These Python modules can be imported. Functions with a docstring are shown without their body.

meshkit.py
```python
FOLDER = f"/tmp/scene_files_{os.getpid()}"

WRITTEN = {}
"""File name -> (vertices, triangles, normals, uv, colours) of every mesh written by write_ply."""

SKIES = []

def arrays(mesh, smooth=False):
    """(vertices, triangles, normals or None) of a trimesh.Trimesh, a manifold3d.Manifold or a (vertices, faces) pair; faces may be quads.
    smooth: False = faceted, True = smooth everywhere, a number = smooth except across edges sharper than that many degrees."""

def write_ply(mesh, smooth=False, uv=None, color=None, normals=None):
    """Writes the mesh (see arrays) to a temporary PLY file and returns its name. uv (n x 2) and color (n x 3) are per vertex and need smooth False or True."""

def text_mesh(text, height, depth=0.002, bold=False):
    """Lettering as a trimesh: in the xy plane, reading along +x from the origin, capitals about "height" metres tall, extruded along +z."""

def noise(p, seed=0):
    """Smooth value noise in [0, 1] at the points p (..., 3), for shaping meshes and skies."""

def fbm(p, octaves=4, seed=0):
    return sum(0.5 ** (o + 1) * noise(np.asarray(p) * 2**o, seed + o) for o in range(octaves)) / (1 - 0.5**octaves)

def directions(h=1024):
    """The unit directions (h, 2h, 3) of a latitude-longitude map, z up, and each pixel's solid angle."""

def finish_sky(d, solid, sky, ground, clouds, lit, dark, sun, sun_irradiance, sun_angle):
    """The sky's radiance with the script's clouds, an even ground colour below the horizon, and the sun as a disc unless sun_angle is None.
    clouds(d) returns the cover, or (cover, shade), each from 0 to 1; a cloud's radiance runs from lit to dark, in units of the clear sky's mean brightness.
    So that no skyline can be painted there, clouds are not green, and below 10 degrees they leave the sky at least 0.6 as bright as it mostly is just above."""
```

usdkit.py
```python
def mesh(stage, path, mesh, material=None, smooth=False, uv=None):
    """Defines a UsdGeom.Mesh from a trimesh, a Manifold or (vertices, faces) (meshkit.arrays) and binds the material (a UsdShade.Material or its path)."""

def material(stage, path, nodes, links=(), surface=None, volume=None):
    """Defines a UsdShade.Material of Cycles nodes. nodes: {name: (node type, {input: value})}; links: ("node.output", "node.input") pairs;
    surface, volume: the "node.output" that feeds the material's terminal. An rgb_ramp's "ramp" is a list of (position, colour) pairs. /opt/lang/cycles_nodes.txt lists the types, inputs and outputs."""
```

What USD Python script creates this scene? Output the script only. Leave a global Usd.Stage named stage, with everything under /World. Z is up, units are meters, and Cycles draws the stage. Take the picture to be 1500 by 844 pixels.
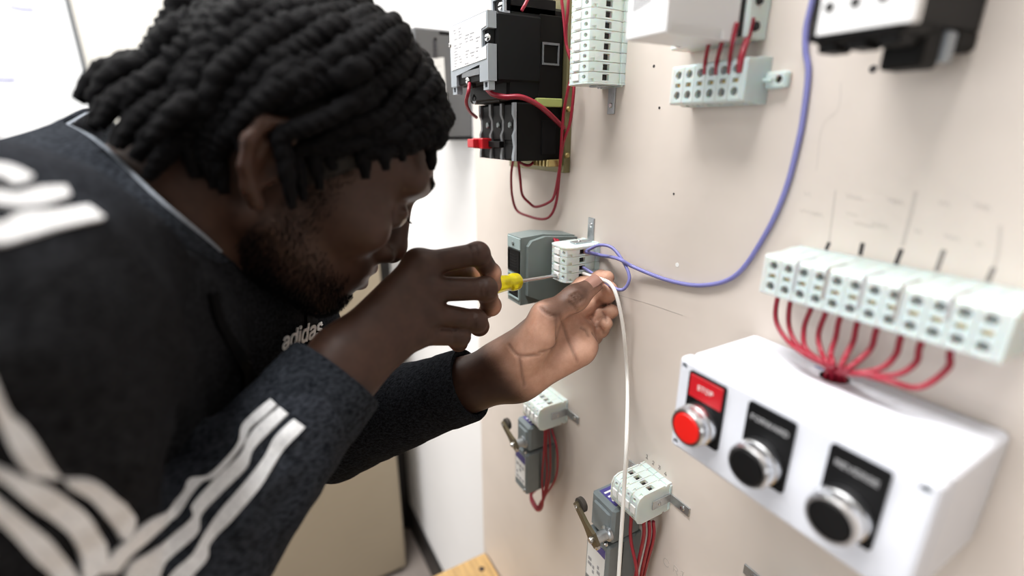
import math, random
import numpy as np, trimesh, manifold3d as m3, usdkit, meshkit
from shapely.geometry import Polygon, box as sbox, LineString
from pxr import Usd, UsdGeom, UsdLux, UsdShade, Gf, Sdf, Vt

stage = Usd.Stage.CreateInMemory()
UsdGeom.SetStageUpAxis(stage, 'Z'); UsdGeom.SetStageMetersPerUnit(stage, 1.0)
stage.DefinePrim('/World', 'Xform'); stage.DefinePrim('/World/Looks', 'Scope')

# ------------------------------------------------------------------ camera
FPX, YAW, PITCH = 705.0, math.radians(29.57), math.radians(18.2)
EYE = np.array([0, 0, 1.5])
FWD = np.array([-math.cos(YAW)*math.cos(PITCH), math.sin(YAW)*math.cos(PITCH), -math.sin(PITCH)])
RIGHT = np.cross(FWD, [0, 0, 1]); RIGHT /= np.linalg.norm(RIGHT)
UP = np.cross(RIGHT, FWD)
cam = UsdGeom.Camera.Define(stage, '/World/camera')
cam.AddTransformOp().Set(Gf.Matrix4d(*[*map(float, RIGHT), 0, *map(float, UP), 0, *map(float, -FWD), 0, *map(float, EYE), 1]))
cam.CreateHorizontalApertureAttr(36.0); cam.CreateVerticalApertureAttr(36.0*844/1500)
cam.CreateFocalLengthAttr(36.0*FPX/1500)
cam.CreateClippingRangeAttr(Gf.Vec2f(0.02, 100))
cam.CreateFStopAttr(2.0); cam.CreateFocusDistanceAttr(0.49)
cam.CreateExposureAttr(0.0)

def rect_light(name, loc, size, power, rot=(0, 0, 0), color=(1, 1, 1)):
    l = UsdLux.RectLight.Define(stage, '/World/' + name)
    l.AddTranslateOp().Set(Gf.Vec3d(*loc)); l.AddRotateXYZOp().Set(Gf.Vec3f(*rot))
    l.CreateWidthAttr(size[0]); l.CreateHeightAttr(size[1]); l.CreateIntensityAttr(power); l.CreateColorAttr(Gf.Vec3f(*color))
    return l
for k_, (x_, y_, w_) in enumerate(((-1.65, -.40, 11.0), (-.42, -.36, 24.0), (-1.60, -2.1, 5.0))):
    rect_light('ceiling_light_%s' % 'abc'[k_], (x_, y_, 2.95), (1.1, .45), w_*1.3, color=(1, .99, .98))
rect_light('added_fill_light', (-.15, -3.05, 1.55), (2.8, 1.7), 4.0, (90, 0, 0), (.93, .96, 1))  # added bluish frontal fill by the unseen rear wall; no window is built

# ------------------------------------------------------------------ helpers
D = 0.345                                       # the board's face stands at y = D
def ray(px, py): return (px-750)/FPX*RIGHT - (py-422)/FPX*UP + FWD
def aty(px, py, y): d = ray(px, py); return EYE + d*(y/d[1])
def atx(px, py, x): d = ray(px, py); return EYE + d*(x/d[0])
def atz(px, py, z): d = ray(px, py); return EYE + d*((z-1.5)/d[2])

taken = {}
def path_of(name, parent=None):
    base = (str(parent.GetPath()) if parent is not None else '/World') + '/' + name
    n = taken.get(base, 0); taken[base] = n + 1
    return base if n == 0 else '%s_%03d' % (base, n)
def tag(o, label=None, cat=None, group=None, kind=None):
    o = o.GetPrim() if hasattr(o, 'GetPrim') else o
    for k, v in (('label', label), ('category', cat), ('group', group), ('kind', kind)):
        if v: o.SetCustomDataByKey(k, v)
    return o
def obj(name, mesh, m, parent=None, smooth=35, label=None, cat=None, group=None, kind=None):
    if isinstance(mesh, list): mesh = cat_(mesh)
    p = usdkit.mesh(stage, path_of(name, parent), mesh, M[m], smooth=smooth).GetPrim()
    return tag(p, label, cat, group, kind)
def thing(name, label, cat, group=None, matrix=None):
    x = UsdGeom.Xform.Define(stage, path_of(name))
    if matrix is not None: x.AddTransformOp().Set(Gf.Matrix4d(*[float(v) for v in np.asarray(matrix).T.ravel()]))
    return tag(x, label, cat, group)
def frame(o, ex, ey, ez):
    T = np.eye(4); T[:3, 0], T[:3, 1], T[:3, 2], T[:3, 3] = ex, ey, ez, o
    return T

def tm(x):
    if hasattr(x, 'to_mesh'):
        q = x.to_mesh(); return trimesh.Trimesh(q.vert_properties[:, :3], q.tri_verts, process=False)
    return x
def cat_(ms): return trimesh.util.concatenate([tm(q) for q in ms])
def man(t):
    return m3.Manifold(m3.Mesh(np.asarray(t.vertices, np.float32), np.asarray(t.faces, np.uint32)))
def bx(lo, hi, r=0.0006):
    """box with chamfered edges"""
    lo, hi = np.minimum(lo, hi).astype(float), np.maximum(lo, hi).astype(float)
    r = min(r, 0.3*(hi-lo).min())
    pts = []
    for s in np.ndindex(2, 2, 2):
        c = np.where(s, hi, lo); g = np.where(s, -r, r)
        for k in range(3):
            q = c + g; q[k] = c[k]; pts.append(q)
    return tm(m3.Manifold.hull_points(np.array(pts)))
def rbox(lo, hi, r=0.003, n=16):
    lo, hi = np.minimum(lo, hi).astype(float), np.maximum(lo, hi).astype(float)
    s = m3.Manifold.sphere(r, n)
    return m3.Manifold.batch_hull([s.translate(tuple(np.where(k, hi-r, lo+r))) for k in np.ndindex(2, 2, 2)])
def align(d):
    d = np.asarray(d, float); d = d/np.linalg.norm(d)
    a = np.cross([0, 0, 1.0] if abs(d[2]) < .9 else [1.0, 0, 0], d); a /= np.linalg.norm(a)
    T = np.eye(4); T[:3, 0], T[:3, 1], T[:3, 2] = a, np.cross(d, a), d
    return T
def lathe(profile, p0, d, n=28):
    """profile: (radius, height) pairs; turned about the direction d from the point p0"""
    t = trimesh.creation.revolve(np.array(profile, float), sections=n)
    t.apply_transform(align(d)); t.apply_translation(p0); return t
def cyl(p0, p1, r, r1=None, n=18, c=0.0):
    p0, p1 = np.asarray(p0, float), np.asarray(p1, float); h = np.linalg.norm(p1-p0); r1 = r if r1 is None else r1
    c = min(c, h*.4, r*.5)
    prof = [(0, 0), (r-c, 0), (r, c), (r1, h-c), (r1-c, h), (0, h)] if c else [(0, 0), (r, 0), (r1, h), (0, h)]
    return lathe(prof, p0, p1-p0, n)
def spline(pts, n=12):
    p = np.asarray(pts, float); p = np.vstack([2*p[0]-p[1], p, 2*p[-1]-p[-2]]); out = []
    for i in range(1, len(p)-2):
        t = np.linspace(0, 1, n, endpoint=False)[:, None]
        a, b, c, d = p[i-1:i+3]
        out.append(.5*(2*b+(c-a)*t+(2*a-5*b+4*c-d)*t**2+(3*b-a-3*c+d)*t**3))
    return np.vstack([*out, p[-2:-1]])
def sweep(p, r, sides=10, twist=0.0, lobes=None):
    """closed tube along the polyline p; r scalar or per point; lobes(i, angle) -> radius factor"""
    p = np.asarray(p, float); r = np.broadcast_to(r, (len(p),))
    t = np.gradient(p, axis=0); t /= np.linalg.norm(t, axis=1, keepdims=True)+1e-12
    a = np.zeros_like(p); u = np.cross(t[0], [0.31, 0.2, 0.93]); u /= np.linalg.norm(u)
    for i in range(len(p)):
        u = u - t[i]*(u@t[i]); u /= np.linalg.norm(u); a[i] = u
    b = np.cross(t, a); ang = np.arange(sides)*2*np.pi/sides
    R = r[:, None]*np.ones(sides)
    if lobes is not None: R = R*lobes(np.arange(len(p))[:, None], ang[None, :])
    v = p[:, None]+R[..., None]*(np.cos(ang)[None, :, None]*a[:, None]+np.sin(ang)[None, :, None]*b[:, None])
    i, j = np.meshgrid(np.arange(len(p)-1), np.arange(sides), indexing='ij')
    q = np.stack([i*sides+j, i*sides+(j+1) % sides, (i+1)*sides+(j+1) % sides, (i+1)*sides+j], -1).reshape(-1, 4)
    f = np.vstack([q[:, [0, 1, 2]], q[:, [0, 2, 3]]]); n = len(p)*sides
    v = np.vstack([v.reshape(-1, 3), p[:1], p[-1:]]); k = np.arange(sides); k2 = (k+1) % sides
    f = np.vstack([f, np.stack([k2, k, 0*k+n], 1), np.stack([n-sides+k, n-sides+k2, 0*k+n+1], 1)])
    return trimesh.Trimesh(v, f, process=False)
def tube(pts, r, sides=10, n=12): return sweep(spline(pts, n), r, sides)
def extr(poly, y0, y1, plane='xz'):
    """extrude a 2-D outline: 'xz' along y, 'yz' along x, 'xy' along z"""
    poly = poly if hasattr(poly, 'exterior') else Polygon(poly)
    t = trimesh.creation.extrude_polygon(poly, abs(y1-y0), engine='earcut'); v = t.vertices.copy(); w = v[:, 2]+min(y0, y1)
    if plane == 'xz': t.vertices = np.stack([v[:, 0], w, v[:, 1]], 1); t.invert()
    elif plane == 'yz': t.vertices = np.stack([w, v[:, 0], v[:, 1]], 1)
    else: t.vertices = np.stack([v[:, 0], v[:, 1], w], 1)
    return t
def text_on(s, h, o, u, v, depth=0.0003, bold=False, centre=True):
    t = meshkit.text_mesh(s, h, depth, bold); u, v = np.asarray(u, float), np.asarray(v, float)
    c = t.bounds.mean(0) if centre else np.zeros(3)
    q = t.vertices - [c[0], c[1], 0]
    t.vertices = np.asarray(o)+q[:, :1]*u+q[:, 1:2]*v+q[:, 2:]*np.cross(u, v)
    return t
X_, Y_, Z_ = np.eye(3)
def screw(p, d, r=.003, h=.0016):
    """slotted or crossed screw head, on the point p along d"""
    s = man(lathe([(0, 0), (r, 0), (r, h*.55), (r*.75, h), (0, h)], (0, 0, 0), (0, 0, 1), 18))
    s = s - m3.Manifold.cube((r*3, r*.32, h), True).translate((0, 0, h*1.05))
    t = tm(s); T = align(d); T[:3, 3] = p; t.apply_transform(T); return t

# ------------------------------------------------------------------ materials
M = {}
def mat(name, col, rough=.5, metal=0.0, noise=0.0, nscale=30, bump=0.0, bscale=200, col2=None, stretch=None, **kw):
    nodes = {'p': ('principled_bsdf', {'base_color': col, 'roughness': rough, 'metallic': metal, **kw})}; links = []
    if noise or bump or col2 is not None:
        nodes['tc'] = ('texture_coordinate', {})
    if noise or col2 is not None:
        c2 = col2 if col2 is not None else tuple(np.array(col)*(1-noise))
        nodes['n'] = ('noise_texture', {'scale': nscale, 'detail': 4.0, 'roughness': .6})
        nodes['r'] = ('rgb_ramp', {'ramp': [(.32, c2), (.68, col)]})
        if stretch:
            nodes['mp'] = ('mapping', {'scale': stretch}); links += [('tc.object', 'mp.vector'), ('mp.vector', 'n.vector')]
        else: links += [('tc.object', 'n.vector')]
        links += [('n.fac', 'r.fac'), ('r.color', 'p.base_color')]
    if bump:
        nodes['bn'] = ('noise_texture', {'scale': bscale, 'detail': 3.0}); nodes['b'] = ('bump', {'strength': bump, 'distance': .002})
        links += [('tc.object', 'bn.vector'), ('bn.fac', 'b.height'), ('b.normal', 'p.normal')]
    M[name] = usdkit.material(stage, '/World/Looks/'+name, nodes, links, surface='p.BSDF')
mat('board_paint', (.70, .625, .56), .55, noise=.09, nscale=5, bump=.12, bscale=60)
mat('white_wall', (.82, .81, .80), .6, noise=.03, nscale=3)
mat('far_wall', (.84, .82, .76), .6)
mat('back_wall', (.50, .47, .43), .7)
mat('whiteboard', (.86, .88, .89), .25)
mat('floor', (.34, .29, .26), .5, noise=.15, nscale=12)
mat('ceiling', (.8, .8, .78), .8)
mat('cabinet', (.36, .30, .215), .5, noise=.05, nscale=4)
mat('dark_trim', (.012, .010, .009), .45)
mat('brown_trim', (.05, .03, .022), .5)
mat('wood', (.66, .42, .17), .45, noise=.35, nscale=14, stretch=(1, 9, 9))
mat('black_plastic', (.006, .006, .0065), .5, specular_ior_level=.15)
mat('black_side', (.007, .0066, .0062), .55, specular_ior_level=.12)
mat('grey_trim', (.30, .33, .36), .4)
mat('mid_grey', (.16, .17, .18), .45)
mat('drive_grey', (.115, .118, .122), .45)
mat('white_label', (.86, .86, .84), .45)
mat('print_grey', (.35, .35, .36), .6)
mat('print_dark', (.05, .05, .06), .6)
mat('zinc', (.55, .58, .60), .35, metal=.9, noise=.25, nscale=120)
mat('steel', (.62, .62, .62), .22, metal=1.0)
mat('chrome', (.72, .73, .75), .27, metal=1.0)
mat('brass', (.52, .42, .18), .35, metal=.8)
mat('olive', (.20, .18, .09), .4, metal=.5)
mat('bronze', (.17, .145, .095), .35, metal=.85)
mat('roller', (.05, .042, .035), .6)
mat('hole', (.010, .009, .008), .7)
mat('red_wire', (.30, .012, .030), .38)
mat('blue_wire', (.20, .20, .47), .35)
mat('white_wire', (.82, .80, .76), .35)
mat('red_plastic', (.55, .012, .02), .35)
mat('red_button', (.80, .012, .008), .4)
mat('box_white', (.74, .76, .82), .4)
mat('relay_white', (.80, .80, .80), .4)
mat('limit_grey', (.19, .225, .235), .4, noise=.1, nscale=80)
mat('device_grey', (.205, .245, .24), .45, noise=.05, nscale=60)
mat('device_front', (.33, .42, .42), .45)
mat('label_blue', (.07, .06, .26), .4)
mat('terminal', (.78, .80, .74), .35, subsurface_weight=.35, subsurface_scale=.006)
mat('terminal_cool', (.66, .69, .66), .35, subsurface_weight=.35, subsurface_scale=.006)
mat('clamp', (.22, .25, .25), .4, metal=.5)
mat('pencil', (.27, .235, .215), .8)
mat('pencil_faint', (.55, .495, .45), .8)
mat('marker', (.035, .03, .03), .7)
mat('marker_faint', (.28, .25, .23), .7)
mat('yellow_label', (.42, .5, .16), .4)
mat('blue_pen', (.05, .07, .30), .6)
mat('acetate', (.90, .78, .02), .12, transmission_weight=.55, ior=1.45)

# ------------------------------------------------------------------ the room
def struct(name, mesh, m, label): return obj(name, mesh, m, None, False, label, None, None, 'structure')
WY, FX = 0.405, -2.45
struct('floor', bx((FX-.1, -3.2, -.06), (3.1, WY+.1, 0)), 'floor', 'pinkish grey floor of the workshop')
struct('ceiling', bx((FX-.1, -3.2, 3.0), (3.1, WY+.1, 3.06)), 'ceiling', 'plain white ceiling')
struct('wall_right', bx((FX-.1, WY, 0), (3.1, WY+.1, 3.0)), 'white_wall', 'white wall beyond the left edge of the beige board')
struct('wall_far', bx((FX-.1, -3.2, 0), (FX, WY, 3.0)), 'far_wall', 'bright cream wall at the far end of the room')
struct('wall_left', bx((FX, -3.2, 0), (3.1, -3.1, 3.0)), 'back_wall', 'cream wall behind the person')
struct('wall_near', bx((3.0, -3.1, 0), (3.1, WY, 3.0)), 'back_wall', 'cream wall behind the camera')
struct('baseboard_right', bx((-1.52, WY-.012, 0), (3.0, WY, .115), .003), 'dark_trim', 'black vinyl baseboard along the white wall')
dj = thing('shade_gap_1', None, None); tag(dj, 'dark upright strip standing for the shadowed gap past the beige cabinet', None, None, 'structure')  # dark boxes added to stand for the shadow behind the cabinet
obj('shade_strip', bx((-1.66, WY-.05, 0), (-1.52, WY, 2.1), .003), 'dark_trim', dj)
obj('shade_panel', bx((-2.4, WY-.03, 0), (-1.66, WY, 2.06), .003), 'brown_trim', dj)
P = atx(118, 80, FX+.02)
wb = thing('whiteboard', 'large whiteboard with faint blue smudges on the far wall', 'whiteboard')
obj('panel', bx((FX+.002, -3.0, .9), (FX+.018, P[1]-.006, 2.5), .002), 'whiteboard', wb)
obj('edge_trim', bx((FX+.002, P[1]-.006, .9), (FX+.024, P[1]+.006, 2.5), .002), 'mid_grey', wb)
sm = []
for px, py in ((33, 13), (5, 117)):
    c = atx(px, py, FX+.0182); sm.append(sweep(spline([c+[0, -.03, .004], c, c+[0, .03, .002]], 5), .004, 6))
obj('marker_smudge', sm, 'blue_wire', wb)
cb = thing('cabinet', 'tall beige steel cabinet standing behind the person', 'cabinet')
obj('body', bx((-1.80, -.32, .02), (-1.335, .325, 1.19), .004), 'cabinet', cb)
obj('side_panel', bx((-1.335, -.31, .03), (-1.330, .322, 1.18), .002), 'cabinet', cb)
obj('plinth', bx((-1.78, -.30, 0), (-1.345, .312, .02), .001), 'dark_trim', cb)
wbm = thing('workbench', 'light wooden bench top at the foot of the beige board', 'workbench')
bc = aty(712, 808, D)
obj('bench_top', bx((bc[0], -.02, bc[2]-.035), (.75, D-.003, bc[2]), .002), 'wood', wbm)
for lx, ly in ((bc[0]+.05, .03), (bc[0]+.05, .28), (.70, .03), (.70, .28)):
    obj('leg', bx((lx-.03, ly-.03, 0), (lx+.03, ly+.03, bc[2]-.035), .002), 'wood', wbm)
obj('knot', [lathe([(0, 0), (.006, 0), (.0058, .0006), (0, .0007)], (bc[0]+.034, .318, bc[2]-.0001), Z_, 12)], 'brown_trim', wbm, label='dark knot and nail hole near the corner')

# ------------------------------------------------------------------ the board with its marks
brd = thing('mounting_board', 'beige painted plywood board carrying all the electrical parts', 'board')
bl, br = -.731, .62
obj('panel', bx((bl, D, bc[2]-.02), (br, D+.018, 2.25), .001), 'board_paint', brd, False)
for x in (bl+.03, -.05, br-.06): obj('batten', bx((x-.02, D+.018, bc[2]), (x+.02, WY, 2.2), .001), 'wood', brd, False)
for px, py, r in ((958, 97, .0013), (966, 158, .0012), (1279, 101, .0022), (987, 284, .0010), (992, 388, .0020)):
    obj('drill_hole', lathe([(0, 0), (r, 0), (r, .0003), (0, .0003)], aty(px, py, D)+[0, 0, 0], -Y_, 12), 'marker' if py < 300 else 'white_label', brd)
def pen(pts, w, m, y=D): # a pencil or felt-pen stroke lying on the board
    q = np.array([aty(a, b, y) for a, b in pts]); q[:, 1] = y
    return sweep(spline(q, 6)*[1, 1, 1], w/2, 6)*1 if False else flatten(sweep(spline(q, 6), w/2, 6), y)
def flatten(t, y):
    v = t.vertices.copy(); v[:, 1] = y-.00012+(v[:, 1]-y)*.12; t.vertices = v; return t
for s, px, py, h in (('1', 948, 669, .0052), ('2', 957, 678, .0046), ('3', 966, 685, .0046), ('4', 975, 694, .0046)):
    obj('pencil_mark', text_on(s, h, aty(px, py, D), X_, Z_), 'pencil', brd)
for s, px, py, h in (('C', 976, 824, .010), ('R', 990, 835, .009), ('1', 1000, 842, .009)):
    obj('pencil_mark', text_on(s, h, aty(px, py, D), X_, Z_), 'pencil_faint', brd)
wr_ = random.Random(9)
for px, py, n, h in ((1178, 283, 2, 6), (1172, 308, 5, 5), (1190, 312, 3, 6), (1240, 286, 4, 6), (1240, 312, 3, 5), (1252, 326, 5, 5), (1278, 327, 4, 6), (1300, 292, 4, 8), (1340, 338, 2, 6), (1375, 296, 3, 7), (1383, 345, 4, 6), (1428, 300, 4, 7), (1430, 356, 2, 7)):
    zz = [(px+k*3.2, py+k*.8+(h*wr_.uniform(.35, .6) if k % 2 else -h*wr_.uniform(.35, .6))) for k in range(n*2)]     # handwriting too faint to read
    obj('pencil_scribble', pen(zz, .0006, ''), 'pencil_faint', brd)
for pts, w in ((((1224, 278), (1219, 320), (1214, 356)), .0012), (((1342, 280), (1333, 318), (1322, 360)), .0022), (((1466, 330), (1462, 370), (1455, 395)), .0016)):
    obj('pencil_line', pen(pts, w, ''), 'pencil_faint', brd)
for pts, m in ((((1215, 355), (1210, 366)), 'marker'), (((1264, 356), (1260, 374)), 'marker'), (((1321, 365), (1312, 388)), 'marker'), (((1383, 366), (1372, 397)), 'marker_faint'), (((1456, 392), (1447, 412)), 'marker_faint')):
    obj('marker_dash', pen(pts, .0026, m), m, brd)
obj('crease', pen(((905, 432), (950, 445), (1000, 462)), .0008, ''), 'pencil_faint', brd)
obj('crease', pen(((1232, 120), (1228, 160), (1205, 185), (1196, 250)), .0006, ''), 'pencil_faint', brd)

# ------------------------------------------------------------------ terminal blocks with wire holes in their sides
def bracket(parent, leg, tab, w, side):
    """zinc angle in local block coordinates (L, W, H): a leg on the end face and a tab lying on the board"""
    L = leg; s = side
    b = obj('bracket', [bx((L, -w/2, .001), (L+s*.0016, w/2, .026), .0004), bx((L, -w/2, 0), (L+s*tab, w/2, .0016), .0004)], 'zinc', parent)
    obj('screw', screw((L+s*tab*.68, 0, .0016), Z_, .0026, .0013), 'steel', b)
    obj('screw', screw((L+s*.0016, 0, .017), s*X_, .0022, .0012), 'steel', b)
def block_a(name, label, n, pitch, T, width=.034, depth=.046, tabs=(0, 0), holes=1, m='terminal', inset=0.0):
    """n sections side by side along local x; wires enter at the sides (local y); depth along local z"""
    t = thing(name, label, 'terminal block', matrix=T); w = width/2
    prof = Polygon([(-w, 0), (w, 0), (w, depth-.008), (w-.0025, depth-.0025), (w-.008, depth), (-w+.008, depth), (-w+.0025, depth-.0025), (-w, depth-.008)])
    groove = sbox(w-.0016, .006, w+.01, .010).union(sbox(-w-.01, .006, -w+.0016, .010))
    prof = prof.difference(groove)
    for i in range(n):
        x0 = i*pitch+.0003; x1 = (i+1)*pitch-.0003
        q = man(extr(prof, x0, x1, 'yz')); c = (x0+x1)/2; hw = min(.0028, pitch*.31)
        for s in (-1, 1):
            q = q - m3.Manifold.cube((2*hw, .010, .0080), True).translate((c, s*w, depth*.53))
            q = q - m3.Manifold.cylinder(.006, .0018, .0018, 12).translate((c, s*w*.62, depth-.004))
            q = q - m3.Manifold.cube((pitch*.34, .004, .008), True).translate((c+pitch*.33, s*(w), depth-.004))
        p = obj('section', q, m, t, 30)
        obj('marker_tab', bx((c-pitch*.36, -.0046, depth-.0006), (c+pitch*.36, .0046, depth+.0014), .0005), 'white_label', p)
        obj('clamp', [bx((c-hw*.9, s*(w-.0045), depth*.53-.0037), (c+hw*.9, s*(w-.0032), depth*.53+.0037), .0003) for s in (-1, 1)], 'hole', p)
        obj('screw', [screw((c, s*w*.62, depth-.0038), Z_, .0016, .001) for s in (-1, 1)], 'clamp', p)
    ep = prof.buffer(.0006).intersection(sbox(-1, 0, 1, 1)); L = n*pitch
    obj('end_cover', extr(ep, -.0016, 0, 'yz'), m, t, 30); obj('end_cover', extr(ep, L, L+.0016, 'yz'), m, t, 30)
    obj('track', bx((-.003, -w*.9, 0), (L+.003, w*.9, .003), .0004), 'terminal', t)
    if tabs[0]: bracket(t, -.0016, tabs[0], .0105, -1)
    if tabs[1]: bracket(t, L+.0016, tabs[1], .0105, 1)
    return t
VERT = lambda x, z: frame((x, D, z), -Z_, X_, -Y_)      # sections run downwards
HORI = lambda x, z: frame((x, D, z), X_, Z_, -Y_)       # sections run to the right
block_a('terminal_block', 'white four-way terminal block under the screwdriver tip, with a zinc tab above it', 4, .0091, VERT(-.425, 1.3775), tabs=(.027, 0))
block_a('terminal_block', 'tall translucent terminal strip beside the black motor starter', 11, .0088, VERT(-.403, 1.6395), tabs=(0, .026))
block_a('terminal_block', 'white four-way terminal block directly below the left hand, above the smaller limit switch', 4, .0092, HORI(-.4945, 1.138), tabs=(0, .026))
block_a('terminal_block', 'white four-way terminal block under the pencilled numbers 1 2 3 4', 4, .0090, HORI(-.3115, 1.137), tabs=(.022, .026))
block_a('terminal_block', 'white terminal block cut off by the bottom edge of the picture, below the push-button box', 3, .0091, HORI(-.152, 1.127), tabs=(.032, 0))

# ------------------------------------------------------------------ terminal strips with screws on the front
def block_b(name, label, n, pitch, T, height, depth, right_tab=False, wide_end=0.0):
    t = thing(name, label, 'terminal block', matrix=T); w = height/2
    prof = Polygon([(-w-.0015, 0), (w+.0015, 0), (w+.0015, min(.012, depth*.4)), (w, depth*.55), (w, depth-.0015), (w-.0015, depth), (-w+.0015, depth), (-w, depth-.0015), (-w, depth*.55), (-w-.0015, min(.012, depth*.4))])
    for i in range(n):
        x0 = i*pitch+.00025; x1 = (i+1)*pitch-.00025; c = (x0+x1)/2
        dz = .0007*((i % 3) == 1)
        q = man(extr(prof, x0, x1, 'yz'))
        for s in (-1, 1): q = q - m3.Manifold.cylinder(.008, pitch*.30, pitch*.30, 14).translate((c, s*w*.52, depth-.0030-dz))
        q = q - m3.Manifold.cube((pitch*.5, w*.22, .006), True).translate((c, 0, depth-.001))
        q = q - m3.Manifold.cylinder(.02, pitch*.22, pitch*.22, 10).rotate((90, 0, 0)).translate((c, -w+.012, depth*.45))
        p = obj('section', q, 'terminal_cool', t, 30)
        obj('screw', [screw((c, s*w*.52, depth-.0030-dz), Z_, pitch*.25, .0014) for s in (-1, 1)], 'clamp', p)
        obj('link', bx((c-pitch*.22, -w*.08, depth-.004), (c+pitch*.22, w*.08, depth-.0025), .0003), 'brass', p)
    L = n*pitch
    obj('end_cover', extr(prof, L, L+.003, 'yz'), 'terminal_cool', t, 30)
    obj('end_cover', extr(prof, -.002, 0, 'yz'), 'terminal_cool', t, 30)
    if right_tab:
        q = man(bx((L+.003, -.006, 0), (L+.0195, .0055, .006), .0015))
        q = q - m3.Manifold.cylinder(.02, .0027, .0027, 14).translate((L+.0135, 0, -.005))
        e = obj('mounting_ear', q, 'terminal_cool', t, 30)
        obj('rib', bx((L+.003, -.0012, .006), (L+.010, .0012, .009), .0006), 'terminal_cool', e)
        obj('screw', lathe([(0, 0), (.0026, 0), (.0026, .003), (0, .004)], (L+.0135, 0, .001), Z_, 14), 'hole', e)
    return t
STRIP = block_b('terminal_strip', 'long twelve-way white terminal strip above the push-button box', 12, .01005, HORI(-.1885, 1.4065), .0275, .040)
block_b('terminal_strip', 'short six-way white terminal strip under the white relay', 6, .0104, HORI(-.2995, 1.5333), .0285, .0268, right_tab=True)
# felt-pen lines drawn over the strip, in line with the dashes on the board
for k, fx in enumerate((2.05, 3.9, 5.9, 7.75, 9.9)):
    xx = fx*.01005
    obj('marker_line', [bx((xx-.0008, .0137, .012), (xx+.0008, .01405, .0402), .0001), bx((xx-.0009, -.006 if k < 4 else .001, .0399), (xx+.0009, .0140, .0402), .0001)], 'marker_faint' if k in (1, 3) else 'print_grey', STRIP)

# ------------------------------------------------------------------ push-button box
cbx0, cbx1, cby, cbz0, cbz1 = -.2135, -.0595, .2605, 1.271, 1.345
box_ = thing('pushbutton_box', 'white push-button control box with a red and two black buttons', 'control box')
hole_c = atz(1222, 553, cbz1)
body = rbox((cbx0, cby+.0125, cbz0), (cbx1, D, cbz1), .004)
body = body - m3.Manifold.cylinder(.03, .0085, .0085, 24).translate((hole_c[0], hole_c[1], cbz1-.02))
obj('body', body, 'box_white', box_)
lid = rbox((cbx0-.0004, cby, cbz0-.0004), (cbx1+.0004, cby+.0118, cbz1+.0004), .0035)
for sx in (0, 1):
    for sz in (0, 1):
        lid = lid - m3.Manifold.cylinder(.01, .0024, .0024, 16).rotate((90, 0, 0)).translate(((cbx0+.005, cbx1-.0055)[sx], cby+.004, (cbz0+.005, cbz1-.0055)[sz]))
lid_p = obj('lid', lid, 'box_white', box_)
for sx in (0, 1):
    for sz in (0, 1): obj('screw', screw(((cbx0+.005, cbx1-.0055)[sx], cby+.0042, (cbz0+.005, cbz1-.0055)[sz]), -Y_, .0022, .002), 'clamp', lid_p)
obj('wire_hole', lathe([(.0082, -.012), (.0086, -.012), (.0086, .0002), (.0082, .0002), (.0082, -.012)], (hole_c[0], hole_c[1], cbz1), Z_, 24), 'hole', box_)
obj('hole_floor', lathe([(0, 0), (.0084, 0), (.0084, .001), (0, .001)], (hole_c[0], hole_c[1], cbz1-.0125), Z_, 20), 'hole', box_)
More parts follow.
